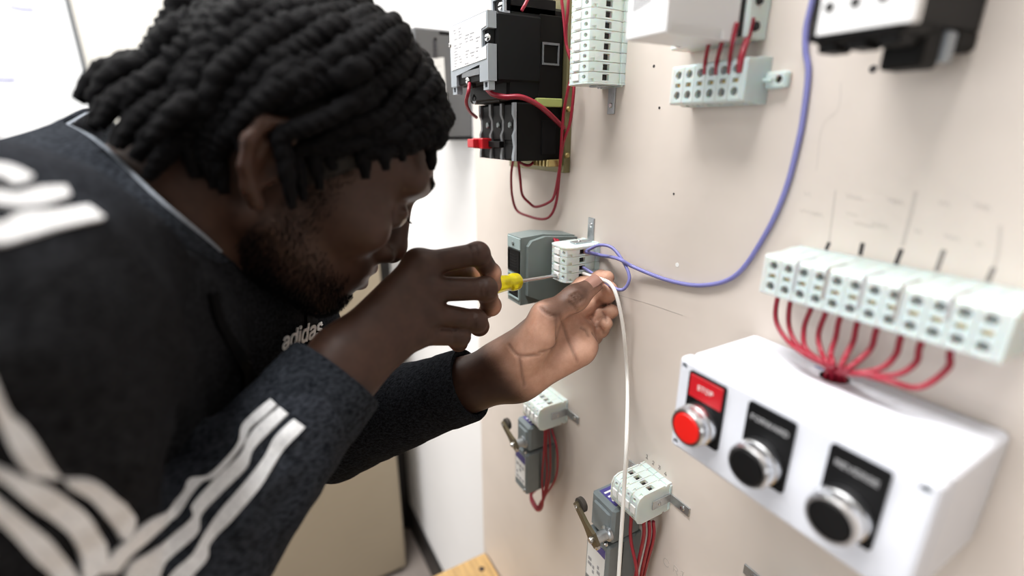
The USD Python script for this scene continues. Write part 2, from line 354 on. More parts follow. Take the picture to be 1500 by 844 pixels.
for k, (xa, xb, txt) in enumerate(((-.2024, -.1725, 'STOP'), (-.1562, -.1259, 'FORWARD'), (-.1069, -.0780, 'REVERSE'))):
    zc, xc = 1.3045, (xa+xb)/2; z0, z1 = 1.2905, 1.3395
    pl = obj('legend_plate', extr(sbox(xa, z0, xb, z1).buffer(-.002).buffer(.002), cby-.0018, cby+.0002), 'black_plastic', box_)
    if k == 0: obj('red_field', bx((xa+.0016, cby-.0023, z1-.0185), (xb-.0016, cby-.0015, z1-.0016), .0003), 'red_plastic', pl)
    obj('legend_text', text_on(txt, .0036, (xc, cby-.0024 if k == 0 else cby-.0018, z1-.0092), X_, Z_, .0002, k > 0), 'white_label' if k == 0 else 'print_grey', pl)
    btn = obj('push_button', lathe([(0, 0), (.0103, 0), (.0108, .0005), (.0108, .0142), (.0102, .0150), (0, .0154)], (xc-.0012, cby-.0015, zc), -Y_, 32), 'red_button' if k == 0 else 'black_plastic', box_)
    obj('bezel', lathe([(.0143, 0), (.0146, .0020), (.0144, .0060), (.0134, .0070), (.0140, .0078), (.0138, .0120), (.0126, .0142), (.0112, .0142), (.0110, .0120), (.0110, 0), (.0143, 0)], (xc-.0012, cby-.0016, zc), -Y_, 40), 'chrome', btn)
obj('blue_mark', bx((hole_c[0]-.0155, hole_c[1]+.004, cbz1-.0002), (hole_c[0]-.009, hole_c[1]+.0055, cbz1+.0003), .0001), 'blue_pen', box_)
q = atz(1316, 619, cbz1); obj('scuff', lathe([(0, 0), (.0014, 0), (.0012, .0002), (0, .0002)], q, Z_, 10), 'print_grey', box_)

# ten red wires from the strip down into the hole
ordn = ['first', 'second', 'third', 'fourth', 'fifth', 'sixth', 'seventh', 'eighth', 'ninth', 'tenth']
rng = random.Random(4)
paths = [((1138, 442), (1137, 470), (1152, 497), (1180, 520)), ((1157, 446), (1156, 478), (1168, 505), (1195, 527)), ((1187, 455), (1178, 480), (1180, 510), (1205, 532)), ((1208, 462), (1199, 490), (1203, 515), (1215, 535)), ((1229, 470), (1224, 495), (1217, 518), (1220, 535)),
         ((1255, 476), (1250, 500), (1240, 520), (1232, 537)), ((1283, 486), (1277, 508), (1262, 525), (1240, 541)), ((1319, 496), (1312, 520), (1290, 540), (1250, 547)), ((1347, 508), (1341, 532), (1310, 550), (1255, 548)), ((1392, 517), (1388, 540), (1345, 568), (1290, 555))]
for i, pth in enumerate(paths):
    y0 = .322
    q = [aty(*pth[0], y0)+[0, .004, .010], aty(*pth[0], y0), aty(*pth[1], .317), aty(*pth[2], .312), aty(*pth[3], .306)]
    a = hole_c + [.0045*math.cos(i*2.4), .0045*math.sin(i*2.4), 0]
    q[-1][2] = max(q[-1][2], cbz1+.004); q[-2][2] = max(q[-2][2], cbz1+.004)
    q += [a+[0, 0, .0035], a+[0, 0, -.011]]
    obj('red_wire', tube(q, .00165, 8, 8), 'red_wire', None, True, 'thin red wire into the push-button box, %s from the left of ten' % ordn[i], 'wire', 'red wires into the push-button box')

# ------------------------------------------------------------------ blue and white wires at the middle block
bw = [(1193, -25), (1190, 0), (1181, 40), (1180, 75), (1184, 105), (1178, 160), (1170, 205), (1150, 280), (1120, 345), (1078, 403), (1030, 418), (980, 411)]
q = [aty(a, b, .3425) for a, b in bw]+[aty(930, 392, .338), aty(905, 379, .330), atx(880, 374, -.404), atx(858, 369, -.407)]
obj('blue_wire', tube(q, .0019, 10), 'blue_wire', None, True, 'long blue wire curving down the board to the middle terminal block', 'wire')
q = [atx(857, 369, -.409), atx(866, 364, -.402), aty(880, 359, .327), aty(898, 364, .332), aty(915, 387, .334), aty(922, 408, .333), aty(913, 424, .330), aty(898, 421, .325), atx(880, 408, -.385), atx(866, 399, -.400), atx(853, 391, -.410)]
obj('blue_wire', tube(q, .0017, 10), 'blue_wire', None, True, 'short blue wire looping beside the thumb, back into the middle terminal block', 'wire')
q = [atx(853, 400, -.410), atx(866, 405, -.395), atx(880, 409, -.372), atx(895, 417, -.355), atx(905, 440, -.345), atx(914, 490, -.340), atx(919, 560, -.337), aty(918, 640, .288), aty(914, 720, .283), aty(909, 800, .278), aty(906, 850, .274), aty(900, 960, .268)]
obj('white_wire', tube(q, .0020, 10), 'white_wire', None, True, 'white wire hanging from the left hand, straight down past the lower limit switch', 'wire')

# ------------------------------------------------------------------ motor starter
st_ = thing('motor_starter', 'black motor starter with a white printed label and overload relay below', 'motor starter')
R0 = -.476
obj('mounting_plate', bx((-.60, D-.009, 1.452), (R0+.006, D, 1.70), .0008), 'olive', st_)
obj('base', bx((-.575, .266, 1.530), (R0-.002, D-.009, 1.6225), .003), 'black_plastic', st_)
obj('rear_block', bx((-.57, .303, 1.528), (R0-.001, D-.009, 1.616), .002), 'black_side', st_)
obj('coil_housing', bx((-.572, .252, 1.5475), (R0, .307, 1.6125), .0025), 'black_plastic', st_)
wf = obj('window_frame', extr(sbox(.3075, 1.5665, .3290, 1.5885).difference(sbox(.309, 1.5685, .3275, 1.5862)), R0-.001, R0+.0006, 'yz'), 'mid_grey', st_)
fx0, fx1, fy = -.5735, R0-.0005, .2425
fp = Polygon([(fx0, 1.548), (fx0+.016, 1.548), (fx0+.016, 1.5590), (fx1-.020, 1.5650), (fx1-.020, 1.548), (fx1, 1.548), (fx1, 1.5825), (fx1-.012, 1.5805), (fx1-.012, 1.5955), (fx1, 1.5968), (fx1, 1.6120), (fx0, 1.6120)])
face = obj('front_plate', extr(fp, fy, .2525), 'grey_trim', st_)
obj('front_core', bx((fx0+.003, fy+.003, 1.549), (fx1-.003, .254, 1.611), .001), 'black_plastic', st_)
lp = Polygon([(fx0+.004, 1.5655), (fx1-.003, 1.5690), (fx1-.003, 1.5805), (fx1-.0135, 1.5795), (fx1-.0135, 1.5972), (fx1-.0025, 1.5985), (fx1-.0025, 1.6108), (fx0+.001, 1.6108), (fx0+.001, 1.594), (fx0+.004, 1.594)])
lab = obj('label', extr(lp, fy-.0006, fy+.0002), 'white_label', face)
rows = []
for r_, zz in enumerate(np.linspace(1.606, 1.569, 13)):
    for c_ in range(5):
        if rng.random() < .55:
            a = fx0+.012+c_*.0145+rng.random()*.004; rows.append(bx((a, fy-.0008, zz-.0006), (a+.004+rng.random()*.007, fy-.0005, zz+.0005), .0001))
obj('printed_lines', rows, 'print_grey', lab)
obj('name_strip', bx((fx0+.030, fy+.0005, 1.5555), (fx1-.022, fy+.0035, 1.5620), .0003), 'mid_grey', face)
obj('screw', screw((fx1-.006, fy+.004, 1.5885), -Y_, .0042, .003), 'steel', face)
obj('screw', screw((fx0+.003, fy+.001, 1.5930), -Y_, .0030, .003), 'steel', face)
for xa in (fx0+.008, fx1-.007): obj('foot', extr(sbox(xa-.006, 1.5395, xa+.006, 1.549).difference(sbox(xa-.003, 1.542, xa+.003, 1.547)), fy+.001, fy+.008), 'grey_trim', face)
obj('top_lug', extr(sbox(-.506, 1.6115, R0-.002, 1.6285).difference(sbox(-.502, 1.6140, R0-.0055, 1.6262)), .2620, .270), 'grey_trim', st_)
obj('lug_block', bx((-.505, .264, 1.613), (R0-.002, .325, 1.6295), .001), 'black_plastic', st_)
obj('lug_screw', screw((-.489, .266, 1.6195), -Y_, .0050, .003), 'steel', st_)
tscr = aty(687, 118, .246)
obj('terminal_screw', screw(tscr, -Y_, .0042, .003), 'steel', st_)
obj('terminal_lug', bx(tscr+[-.005, .001, -.008], tscr+[.006, .006, .006], .0008), 'hole', st_)
ov = obj('overload_relay', bx((-.568, .2768, 1.4665), (R0-.002, D-.009, 1.5285), .002), 'black_side', st_)
for k in range(4):
    xx = -.562+k*.0272
    zz = np.array([1.528, 1.516, 1.510, 1.500, 1.494, 1.482, 1.472, 1.467]); yy = np.array([.2735, .2735, .2760, .2760, .2735, .2752, .2735, .2735])
    rib = Polygon(list(zip(yy, zz))+[(.2770, 1.467), (.2770, 1.528)])
    obj('divider', extr(rib, xx-.0024, xx+.0024, 'yz'), 'mid_grey' if k < 3 else 'grey_trim', ov)
    if k < 3:
        obj('terminal_slot', [bx((xx+.0024, .2758, 1.4885), (xx+.0248, .285, 1.527), .001), bx((xx+.0024, .2762, 1.468), (xx+.0248, .285, 1.4845), .001)], 'black_plastic', ov)
        obj('screw', screw((xx+.018, .2758, 1.505), -Y_, .0035, .002), 'clamp', ov)
obj('reset_button', [bx((-.560, .262, 1.4785), (-.533, .2765, 1.4905), .0008), bx((-.560, .255, 1.4795), (-.543, .263, 1.4895), .0008)], 'red_plastic', ov, label='red reset button')
obj('reset_arm', bx((-.533, .270, 1.4805), (-.505, .2765, 1.4875), .0006), 'black_plastic', ov)
obj('side_cover', bx((R0-.003, .309, 1.473), (R0-.0005, .328, 1.510), .0006), 'black_plastic', ov)
obj('ledge', bx((-.566, .268, 1.5290), (-.500, .285, 1.5405), .001), 'black_plastic', ov)
obj('ring_terminal', lathe([(.0028, 0), (.0052, 0), (.0052, .002), (.0028, .002), (.0028, 0)], (-.5605, .268, 1.535), -Y_, 18), 'grey_trim', ov)
obj('spec_tag', bx((R0-.006, .300, 1.524), (R0+.0035, .333, 1.533), .0008), 'yellow_label', st_)
for k in range(5): obj('comb_tooth', bx((R0-.030+k*.0075, D-.030, 1.4595), (R0-.026+k*.0075, D-.010, 1.4675), .0006), 'brass', st_)
obj('side_bolt', [screw((R0+.006, D-.006, 1.522), X_, .0032, .003), screw((R0+.006, D-.006, 1.472), X_, .0032, .003)], 'brass', st_)

def pxw(pts): return [aty(a, b, c) for a, b, c in pts]
RW = lambda pts, label, r=.0017: obj('red_wire', tube(pts, r, 8, 10), 'red_wire', None, True, label, 'wire')
RW(pxw([(688, 122, .245), (686, 135, .240), (683, 150, .243), (688, 163, .255), (698, 172, .272)]), 'short red wire curling down the left side of the black starter', .0020)
RW(pxw([(714, 131, .252), (722, 138, .254), (740, 142, .262), (762, 142, .275), (782, 150, .29), (800, 163, .305), (818, 180, .325), (826, 188, .334)]), 'thick red wire crossing the front of the starter between its two black blocks', .0028)
RW(pxw([(752, 232, .300), (749, 255, .308), (750, 285, .318), (757, 308, .325), (775, 317, .330), (795, 321, .334), (807, 315, .336), (815, 295, .336), (819, 260, .332), (822, 215, .326), (826, 165, .322), (833, 128, .322), (838, 112, .325), (840, 102, .328)]), 'red wire making the larger loop hanging under the starter')
RW(pxw([(759, 234, .300), (762, 262, .308), (765, 285, .316), (775, 297, .322), (785, 303, .326), (803, 297, .330), (812, 286, .332), (819, 250, .330), (825, 210, .328), (835, 180, .330), (840, 140, .333), (841, 122, .335)]), 'red wire making the smaller loop hanging under the starter')
RW(pxw([(757, 233, .302), (765, 240, .304), (776, 242, .31), (786, 232, .322)]), 'short dark red wire curling at the bottom edge of the overload relay')
RW(pxw([(820, -20, .318), (824, 10, .320), (827, 40, .322), (829, 62, .324), (834, 82, .326), (838, 92, .329)]), 'red wire dropping from the top edge along the right side of the starter')
RW(pxw([(833, -20, .320), (832, 15, .320), (829, 50, .323), (832, 75, .326), (840, 68, .332)]), 'second red wire dropping beside the tall terminal strip from the top edge')
RW(pxw([(786, -40, .30), (778, -12, .285), (770, 5, .276), (764, 16, .272)]), 'dark red wire rising from the top of the starter out of the picture')

# ------------------------------------------------------------------ grey drive on the white wall
dr = thing('drive_unit', 'grey drive housing with a white barcode sticker on the white wall', 'drive')
dx = -.862
obj('housing', bx((dx-.12, .300, 1.486), (dx, WY, 1.664), .003), 'drive_grey', dr)
obj('front_cover', bx((dx-.118, .284, 1.492), (dx-.002, .302, 1.655), .003), 'black_plastic', dr)
obj('top_vent', bx((dx-.10, .345, 1.655), (dx+.0006, .389, 1.661), .001), 'black_side', dr)
obj('bottom_rail', bx((dx-.11, .31, 1.482), (dx+.001, WY, 1.487), .001), 'black_plastic', dr)
sp = [atx(*p, dx) for p in ((632, 86), (650, 84), (657, 193), (648, 193))]
stk = obj('sticker', extr(Polygon([(p[1], p[2]) for p in sp]), dx-.0002, dx+.0007, 'yz'), 'white_label', dr)
bars = []
for k in range(14):
    z = 1.645-k*.0021
    bars.append(bx((dx+.0006, sp[0][1]+.003, z), (dx+.0009, sp[0][1]+.011, z+(.0013 if k % 3 else .0007)), .0001))
obj('barcode', bars, 'print_dark', stk)
obj('screw', screw((dx, .338, 1.6475), X_, .0025, .001), 'black_plastic', dr)
obj('screw', screw((dx, .389, 1.583), X_, .0025, .001), 'black_plastic', dr)

# ------------------------------------------------------------------ white relay at the top
wr = thing('white_relay', 'white plug-in relay on a grey socket at the top of the board', 'relay')
obj('socket', bx((-.31, .322, 1.5605), (-.2415, D, 1.66), .0012), 'terminal', wr)
obj('socket_gap', bx((-.30, .3165, 1.5615), (-.2445, .3225, 1.66), .0006), 'hole', wr)
hz = 1.558
prof = Polygon([(.2490, 1.66), (.2490, hz+.001), (.2500, hz), (.3165, hz), (.3165, 1.66)])
hs = man(extr(prof, -.2805, -.2445, 'yz'))
cutp = m3.Manifold.batch_hull([m3.Manifold.cube((.03, .001, .001), False).translate(p) for p in ((-.2475, .252, hz-.003), (-.2475, .302, hz-.003), (-.2445, .2535, hz+.006), (-.2445, .300, hz+.006))])
obj('housing', hs - cutp, 'relay_white', wr)
obj('print', [bx((-.2755+k*.0021, .2487, 1.5745+.0004*k), (-.2743+k*.0021, .2491, 1.5835+.0012*(k % 3)), .0001) for k in range(8)], 'print_grey', wr)
for k in range(3): obj('socket_clip', lathe([(0, 0), (.0032, 0), (.0028, .002), (0, .002)], (-.2415, .3305, 1.568+k*.016), X_, 12), 'hole', wr)
for i, ((a, b), (c, d)) in enumerate((((1038, 66), (1033, 92)), ((1057, 64), (1050, 92)), ((1073, 62), (1069, 90)), ((1095, 55), (1085, 88)))):
    p0 = aty(a, b, .312 if i < 3 else .326); p1 = aty(c, d, .318)
    RW([p0+[0, .002, .012], p0, (p0+p1)/2+[.0006, -.001, 0], p1, p1+[0, .001, -.008]], 'short red wire under the white relay, %s from the left of four' % ordn[i], .0015 if i < 3 else .0024)

# ------------------------------------------------------------------ black contactor, top right
kc = thing('contactor', 'black contactor with a white terminal plate in the upper right corner', 'contactor')
obj('body', bx((-.164, .276, 1.545), (-.121, D, 1.66), .003), 'black_plastic', kc)
obj('lower_front', bx((-.1635, .2715, 1.541), (-.123, .300, 1.548), .002), 'black_plastic', kc)
obj('lower_rear', bx((-.150, .322, 1.538), (-.121, D, 1.548), .002), 'black_side', kc)
for k in range(3): obj('lower_tooth', bx((-.162+k*.014, .274, 1.5375), (-.153+k*.014, .290, 1.543), .001), 'black_plastic', kc)
obj('coil_tab', bx((-.141, .294, 1.5285), (-.123, .312, 1.546), .0015), 'black_side', kc)
obj('coil_clip', bx((-.130, .313, 1.532), (-.1215, .3225, 1.546), .001), 'grey_trim', kc)
wp = obj('terminal_plate', extr(Polygon([(-.161, 1.5455), (-.1195, 1.5455), (-.1195, 1.5625), (-.130, 1.5655), (-.130, 1.66), (-.161, 1.66)]), .2690, .2765), 'relay_white', kc)
for k in range(3):
    for r_ in range(2): obj('screw_hole', lathe([(0, 0), (.0022, 0), (.0022, .0006), (0, .0006)], (-.1565+k*.0118, .2690, 1.5575+.014*r_), -Y_, 14), 'hole', wp)
obj('side_frame', bx((-.166, .270, 1.543), (-.1612, .280, 1.66), .001), 'black_plastic', kc)

# ------------------------------------------------------------------ grey push-button unit behind the middle block
gd = thing('button_unit', 'grey wedge-cornered control unit with two black windows behind the screwdriver', 'control unit')
y0 = .270
c4 = [aty(*p, y0) for p in ((744, 342), (765, 351), (742, 436), (768, 450))]
gx0, gx1 = c4[0][0], c4[1][0]+.001; gz0, gz1 = 1.304, 1.3845
gd_m = man(extr(Polygon([(y0, gz1), (y0, gz0), (D, gz0-.0005), (D, gz1-.004), (.300, gz1+.0015)]), gx0, gx1-.0045, 'yz'))
gd_s = man(extr(Polygon([(y0+.007, gz1-.010), (y0+.007, gz0+.012), (.300, gz0+.001), (D, gz0), (D, gz1-.0055), (.300, gz1-.0005), (y0+.012, gz1-.004)]), gx1-.006, gx1+.001, 'yz'))
gd_f = tm(gd_m); obj('body', gd_f, 'device_grey', gd); obj('side_cover', gd_s, 'device_grey', gd)
obj('front_panel', bx((gx0+.0005, y0-.001, gz1-.0145), (gx1-.0045, y0+.001, gz1-.001), .0004), 'device_front', gd)
obj('lens_screw', screw((gx0+.014, y0-.001, gz1-.0085), -Y_, .0024, .0012), 'clamp', gd)
for za, zb in ((1.3425, 1.3685), (1.3100, 1.3400)):
    w = obj('window_bezel', extr(sbox(gx0+.002, za, gx1-.0055, zb).difference(sbox(gx0+.0035, za+.0018, gx1-.007, zb-.0018)), y0-.0015, y0+.001), 'device_front' if za < 1.33 else 'black_side', gd)
    obj('window', [bx((gx0+.0035, y0-.0005, za+.0018), (gx1-.007, y0+.0008, zb-.0018), .0002)]+[bx((gx0+.005, y0-.0010, z), (gx1-.013, y0-.0004, z+.0009), .0001) for z in np.arange(za+.005, zb-.004, .0035)], 'black_plastic', w)
for k in range(4):
    RW([aty(800+k*2, 352+k*3, .330), aty(803+k*4, 345+k*2, .318), aty(811+k*3, 349+k*4, .312), aty(817, 362+k*9, .310), aty(822, 364+k*10, .312)], 'tiny red jumper behind the middle terminal block, %s of four from the top' % ordn[k], .0014)

# ------------------------------------------------------------------ limit switches
def limit_switch(label, x0, x1, hy, by, zs, lever, top_w):
    t = thing('limit_switch', label, 'limit switch')
    zb0, zb1, zh0, zh1 = zs
    obj('body', bx((x0, by, zb0), (x1, D-.008, zb1), .0025), 'limit_grey', t)
    obj('back_plate', bx((x0+.002, D-.010, zb0+.001), (x1-.002, D, zb1-.002), .001), 'limit_grey', t)
    cv = obj('cover_seam', bx((x1-.0006, by+.0215, zb0+.006), (x1+.0002, by+.0225, zb1-.002), .0001), 'hole', t)
    hd = obj('head', bx((x0+.001, hy, zh0), (x1+.001, D-.006, zh1), .003), 'limit_grey', t)
    obj('head_ridge', bx((x0+.007, hy-.002, zh0+.004), (x1-.004, hy+.004, zh1-.008), .0018), 'limit_grey', hd)
    lb = obj('head_label', bx((x0+.007, hy+.006, zh1-.0002), (x1-.004, hy+.024, zh1+.0005), .0001), 'label_blue', hd)
    obj('label_bars', [bx((x0+.012+k*.0065, hy+.008, zh1+.0004), (x0+.0145+k*.0065, hy+.022, zh1+.0008), .0001) for k in range(3)], 'white_label', lb)
    pl = obj('rating_plate', bx((x0+.004, by-.0005, zb0+.014), (x1-.004, by+.0004, zb1-.008), .0001), 'white_label', t)
    obj('plate_band', bx((x0+.004, by-.0008, zb1-.019), (x1-.004, by-.0003, zb1-.0078), .0001), 'label_blue', pl)
    pr = []
    for k in range(4):
        for j in range(3):
            if rng.random() < .75: pr.append(bx((x0+.0065+j*.008, by-.0008, zb0+.017+k*.007), (x0+.0065+j*.008+.003+rng.random()*.0035, by-.0004, zb0+.0215+k*.007), .0001))
    obj('plate_print', pr, 'print_grey', pl)
    obj('screw', screw((x1-.005, by, zb0+.006), -Y_, .0028, .002), 'steel', t)
    obj('screw', screw((x1-.006, by+.001, zb1+.0005), Z_, .0030, .003), 'steel', t)
    hub, top = lever
    hc = np.array([hub[0], hy, hub[2]])
    obj('shaft_boss', lathe([(0, 0), (.0085, 0), (.0085, .003), (.0070, .0042), (.0060, .0045), (.0055, hy-hub[1]), (0, hy-hub[1])], hc, -Y_, 24), 'zinc', t)
    arm = np.array(top)-hub; arm[1] = 0; L = np.linalg.norm(arm); e = arm/L; n = np.array([-e[2], 0, e[0]])
    P2 = lambda s, w: (hub[0]+e[0]*s+n[0]*w, hub[2]+e[2]*s+n[2]*w)
    out = Polygon([P2(*a) for a in ((-.007, -.004), (-.007, .004), (.004, .0062), (.010, .0045), (.018, .0030), (L, .0026), (L+.004, .0018), (L+.004, -.0018), (L, -.0026), (.018, -.0030), (.010, -.0045), (.004, -.0062))]).buffer(.0008)
    lv = obj('lever_arm', extr(out, hub[1]-.004, hub[1]), 'bronze', t)
    obj('clamp_bolt', [screw(np.array([*P2(.001, 0)])[[0, 0, 1]]*[1, 0, 1]+[0, hub[1]-.004, 0], -Y_, .0036, .0035), cyl(np.array([P2(-.008, -.002)[0], hub[1]-.002, P2(-.008, -.002)[1]]), np.array([P2(-.008, .002)[0], hub[1]-.002, P2(-.008, .002)[1]]), .0024)], 'steel', lv)
    rc = np.array([P2(L, 0)[0], hub[1], P2(L, 0)[1]])
    obj('roller', lathe([(0, 0), (.0078, 0), (.0084, .0006), (.0084, .0052), (.0078, .0058), (0, .0058)], rc+[0, .0005, 0], Y_, 24), 'roller', lv)
    obj('roller_pin', screw(rc-[0, .004, 0], -Y_, .0024, .001), 'steel', lv)
    return t
limit_switch('small grey roller-lever limit switch below the left hand', -.512, -.478, .298, .295, (1.002, 1.071, 1.0745, 1.114), (aty(756, 651, .284), aty(740, 622, .284)), .03)
limit_switch('larger grey roller-lever limit switch behind the white wire at the bottom edge', -.3425, -.3045, .297, .294, (.985, 1.0655, 1.0690, 1.1155), (aty(872, 790, .279), aty(848, 741, .279)), .035)
for i, (a, b, c, d) in enumerate(((798, 797, 792, 795), (801, 800, 799, 793), (804, 806, 803, 795), (808, 816, 812, 793))):
    RW(pxw([(a, 628, .313+i*.004), (b, 660, .315+i*.004), (c+2, 700, .318+i*.004), (d, 740-i*2, .320+i*.002), (787, 748-i*2, .320), (778, 735-i*4, .322), (777+i*4, 722-i*2, .325)]), 'red wire looping under the smaller limit switch, %s from the left of four' % ordn[i], .0015)
for i, (a, b) in enumerate(((925, 937), (943, 935), (951, 943), (957, 947))):
    RW(pxw([(a, 752 if i == 0 else 764, .310+i*.006), (a-1+i*.3, 790, .312+i*.006), (b-4, 844, .318+i*.005), (b-12, 905, .325), (b-30, 935, .327)])+[np.array([-.314-.004*i, .324, .968]), np.array([-.316-.004*i, .322, .988])], 'red wire beside the larger limit switch, %s from the left of four' % ordn[i], .0019)

# ------------------------------------------------------------------ screwdriver
TIP, BASE = aty(821, 403, .3035), atx(760, 412, -.414)
ax = (TIP-BASE)/np.linalg.norm(TIP-BASE)
sd = thing('screwdriver', 'screwdriver with a clear yellow handle held in the right hand', 'screwdriver')
obj('shaft', [cyl(BASE-ax*.02, TIP-ax*.006, .0021, n=16), tm(m3.Manifold.hull_points(np.array([TIP-ax*.008+s*a*.0021 for s in (-1, 1) for a in (np.cross(ax, Z_), Z_)]+[TIP+s*.0003*Z_+q*.0022*np.cross(ax, Z_) for s in (-1, 1) for q in (-1, 1)])))], 'steel', sd)
Lh = .098
hp = spline([(0.0072, 0, 0), (.0090, 0, .003), (.0092, 0, .010), (.0078, 0, .014), (.0080, 0, .020), (.0092, 0, .032), (.0095, 0, .06), (.0090, 0, .085), (.0070, 0, .096), (.002, 0, Lh)], 6)
hz_ = hp[:, 2]; hr = hp[:, 0]
pts = BASE-ax*hz_[:, None]
obj('handle', sweep(pts, hr, 36, lobes=lambda i, a: 1+.05*np.cos(6*a)*((hz_[i] > .016))), 'acetate', sd)

# ================================================================== the person
def v3(*a): return np.array(a, float)
def smin(a, b, k):
    h = np.maximum(k-np.abs(a-b), 0)/k
    return np.minimum(a, b)-h*h*k*.25
def smax(a, b, k): return -smin(-a, -b, k)
def cap(p, a, b, ra, rb):
    a, b = np.asarray(a, float), np.asarray(b, float); ab = b-a; L = max(ab@ab, 1e-12)
    t = np.clip((p-a)@ab/L, 0, 1)
    return np.linalg.norm(p-a-t[:, None]*ab, axis=1)-(ra+(rb-ra)*t)
def ell(p, c, r, Rm=None):
    q = p-np.asarray(c, float)
    if Rm is not None: q = q@Rm
    r = np.asarray(r, float); k0 = np.linalg.norm(q/r, axis=1); k1 = np.linalg.norm(q/(r*r), axis=1)
    return k0*(k0-1)/np.maximum(k1, 1e-9)
def sph(p, c, r): return np.linalg.norm(p-np.asarray(c, float), axis=1)-r
def chain(p, pts, rs, k=.004):
    d = None
    for i in range(len(pts)-1):
        e = cap(p, pts[i], pts[i+1], rs[i], rs[i+1]); d = e if d is None else smin(d, e, k)
    return d

def surface_net(f, xs, ys, zs, slack=1.25):
    """closed surface f = 0 on a rectilinear grid; f is only evaluated near the surface"""
    ax = [np.asarray(a, float) for a in (xs, ys, zs)]; n = [len(a) for a in ax]; B = 4
    V = np.full(n, 1.0, np.float32)
    cs = [np.arange(0, m, B) for m in n]
    lo = [a[c] for a, c in zip(ax, cs)]; hi = [a[np.minimum(c+B, m-1)] for a, c, m in zip(ax, cs, n)]
    mid = [(l+h)/2 for l, h in zip(lo, hi)]; half = [(h-l)/2 for l, h in zip(lo, hi)]
    G = np.stack(np.meshgrid(*mid, indexing='ij'), -1).reshape(-1, 3)
    hd = np.sqrt(sum(h**2 for h in np.meshgrid(*half, indexing='ij'))).ravel()
    fc = np.concatenate([f(q) for q in np.array_split(G, max(1, len(G)//300000))])
    near = np.abs(fc) < hd*slack+.002
    shp = [len(c) for c in cs]
    sgn = np.where(fc < 0, -1.0, 1.0).astype(np.float32).reshape(shp)
    V = sgn.repeat(B, 0).repeat(B, 1).repeat(B, 2)[:n[0], :n[1], :n[2]].copy()
    idx = np.stack(np.unravel_index(np.nonzero(near)[0], shp), 1)*B
    off = np.stack(np.meshgrid(*[np.arange(B)]*3, indexing='ij'), -1).reshape(-1, 3)
    for part in np.array_split(idx, max(1, len(idx)*64//400000)):
        q = (part[:, None]+off).reshape(-1, 3); q = q[(q < n).all(1)]
        if len(q): V[q[:, 0], q[:, 1], q[:, 2]] = f(np.stack([ax[k][q[:, k]] for k in range(3)], 1))
    S = V < 0
    cnt = np.zeros([m-1 for m in n], np.uint8)
    for c in np.ndindex(2, 2, 2): cnt += S[c[0]:n[0]-1+c[0], c[1]:n[1]-1+c[1], c[2]:n[2]-1+c[2]]
    cells = np.stack(np.nonzero((cnt > 0) & (cnt < 8)), 1)
    acc = np.zeros((len(cells), 3)); num = np.zeros(len(cells))
    corner = {c: V[cells[:, 0]+c[0], cells[:, 1]+c[1], cells[:, 2]+c[2]].astype(float) for c in np.ndindex(2, 2, 2)}
    P = [np.stack([a[cells[:, k]], a[cells[:, k]+1]]) for k, a in enumerate(ax)]
    for k in range(3):
        for c in np.ndindex(2, 2, 2):
            if c[k]: continue
            e = list(c); e[k] = 1; a, b = corner[c], corner[tuple(e)]; m = (a < 0) != (b < 0)
            t = np.where(m, a/np.where(m, a-b, 1), 0)
            pt = np.stack([P[j][c[j]] for j in range(3)], 1); pt[:, k] = P[k][0]+t*(P[k][1]-P[k][0])
            acc += pt*m[:, None]; num += m
    verts = acc/num[:, None]
    ids = np.full(cnt.shape, -1, np.int32); ids[tuple(cells.T)] = np.arange(len(cells))
    faces = []
    for k in range(3):
        i, j = (k+1) % 3, (k+2) % 3
        a = [slice(1, n[q]-1) if q != k else slice(0, n[q]-1) for q in range(3)]; b = list(a); b[k] = slice(1, n[k])
        s0, s1 = S[tuple(a)], S[tuple(b)]
        w = np.stack(np.nonzero(s0 != s1), 1); o = s0[tuple(w.T)]
        w = w+[1 if q != k else 0 for q in range(3)]
        def at(di, dj):
            q = w.copy(); q[:, i] -= di; q[:, j] -= dj; return ids[q[:, 0], q[:, 1], q[:, 2]]
        A_, B_, C_, D_ = at(1, 1), at(0, 1), at(0, 0), at(1, 0)
        quad = np.where(o[:, None], np.stack([A_, B_, C_, D_], 1), np.stack([A_, D_, C_, B_], 1))
        faces += [quad[:, [0, 1, 2]], quad[:, [0, 2, 3]]]
    return trimesh.Trimesh(verts, np.vstack(faces), process=False)
def grid(lo, hi, h, *fine):
    """spacing h from lo to hi, finer inside (a, b, h2) ranges"""
    out = []; x = lo
    while x < hi:
        out.append(x); x += min([q[2] for q in fine if q[0] <= x < q[1]]+[h])
    return np.array(out+[hi])

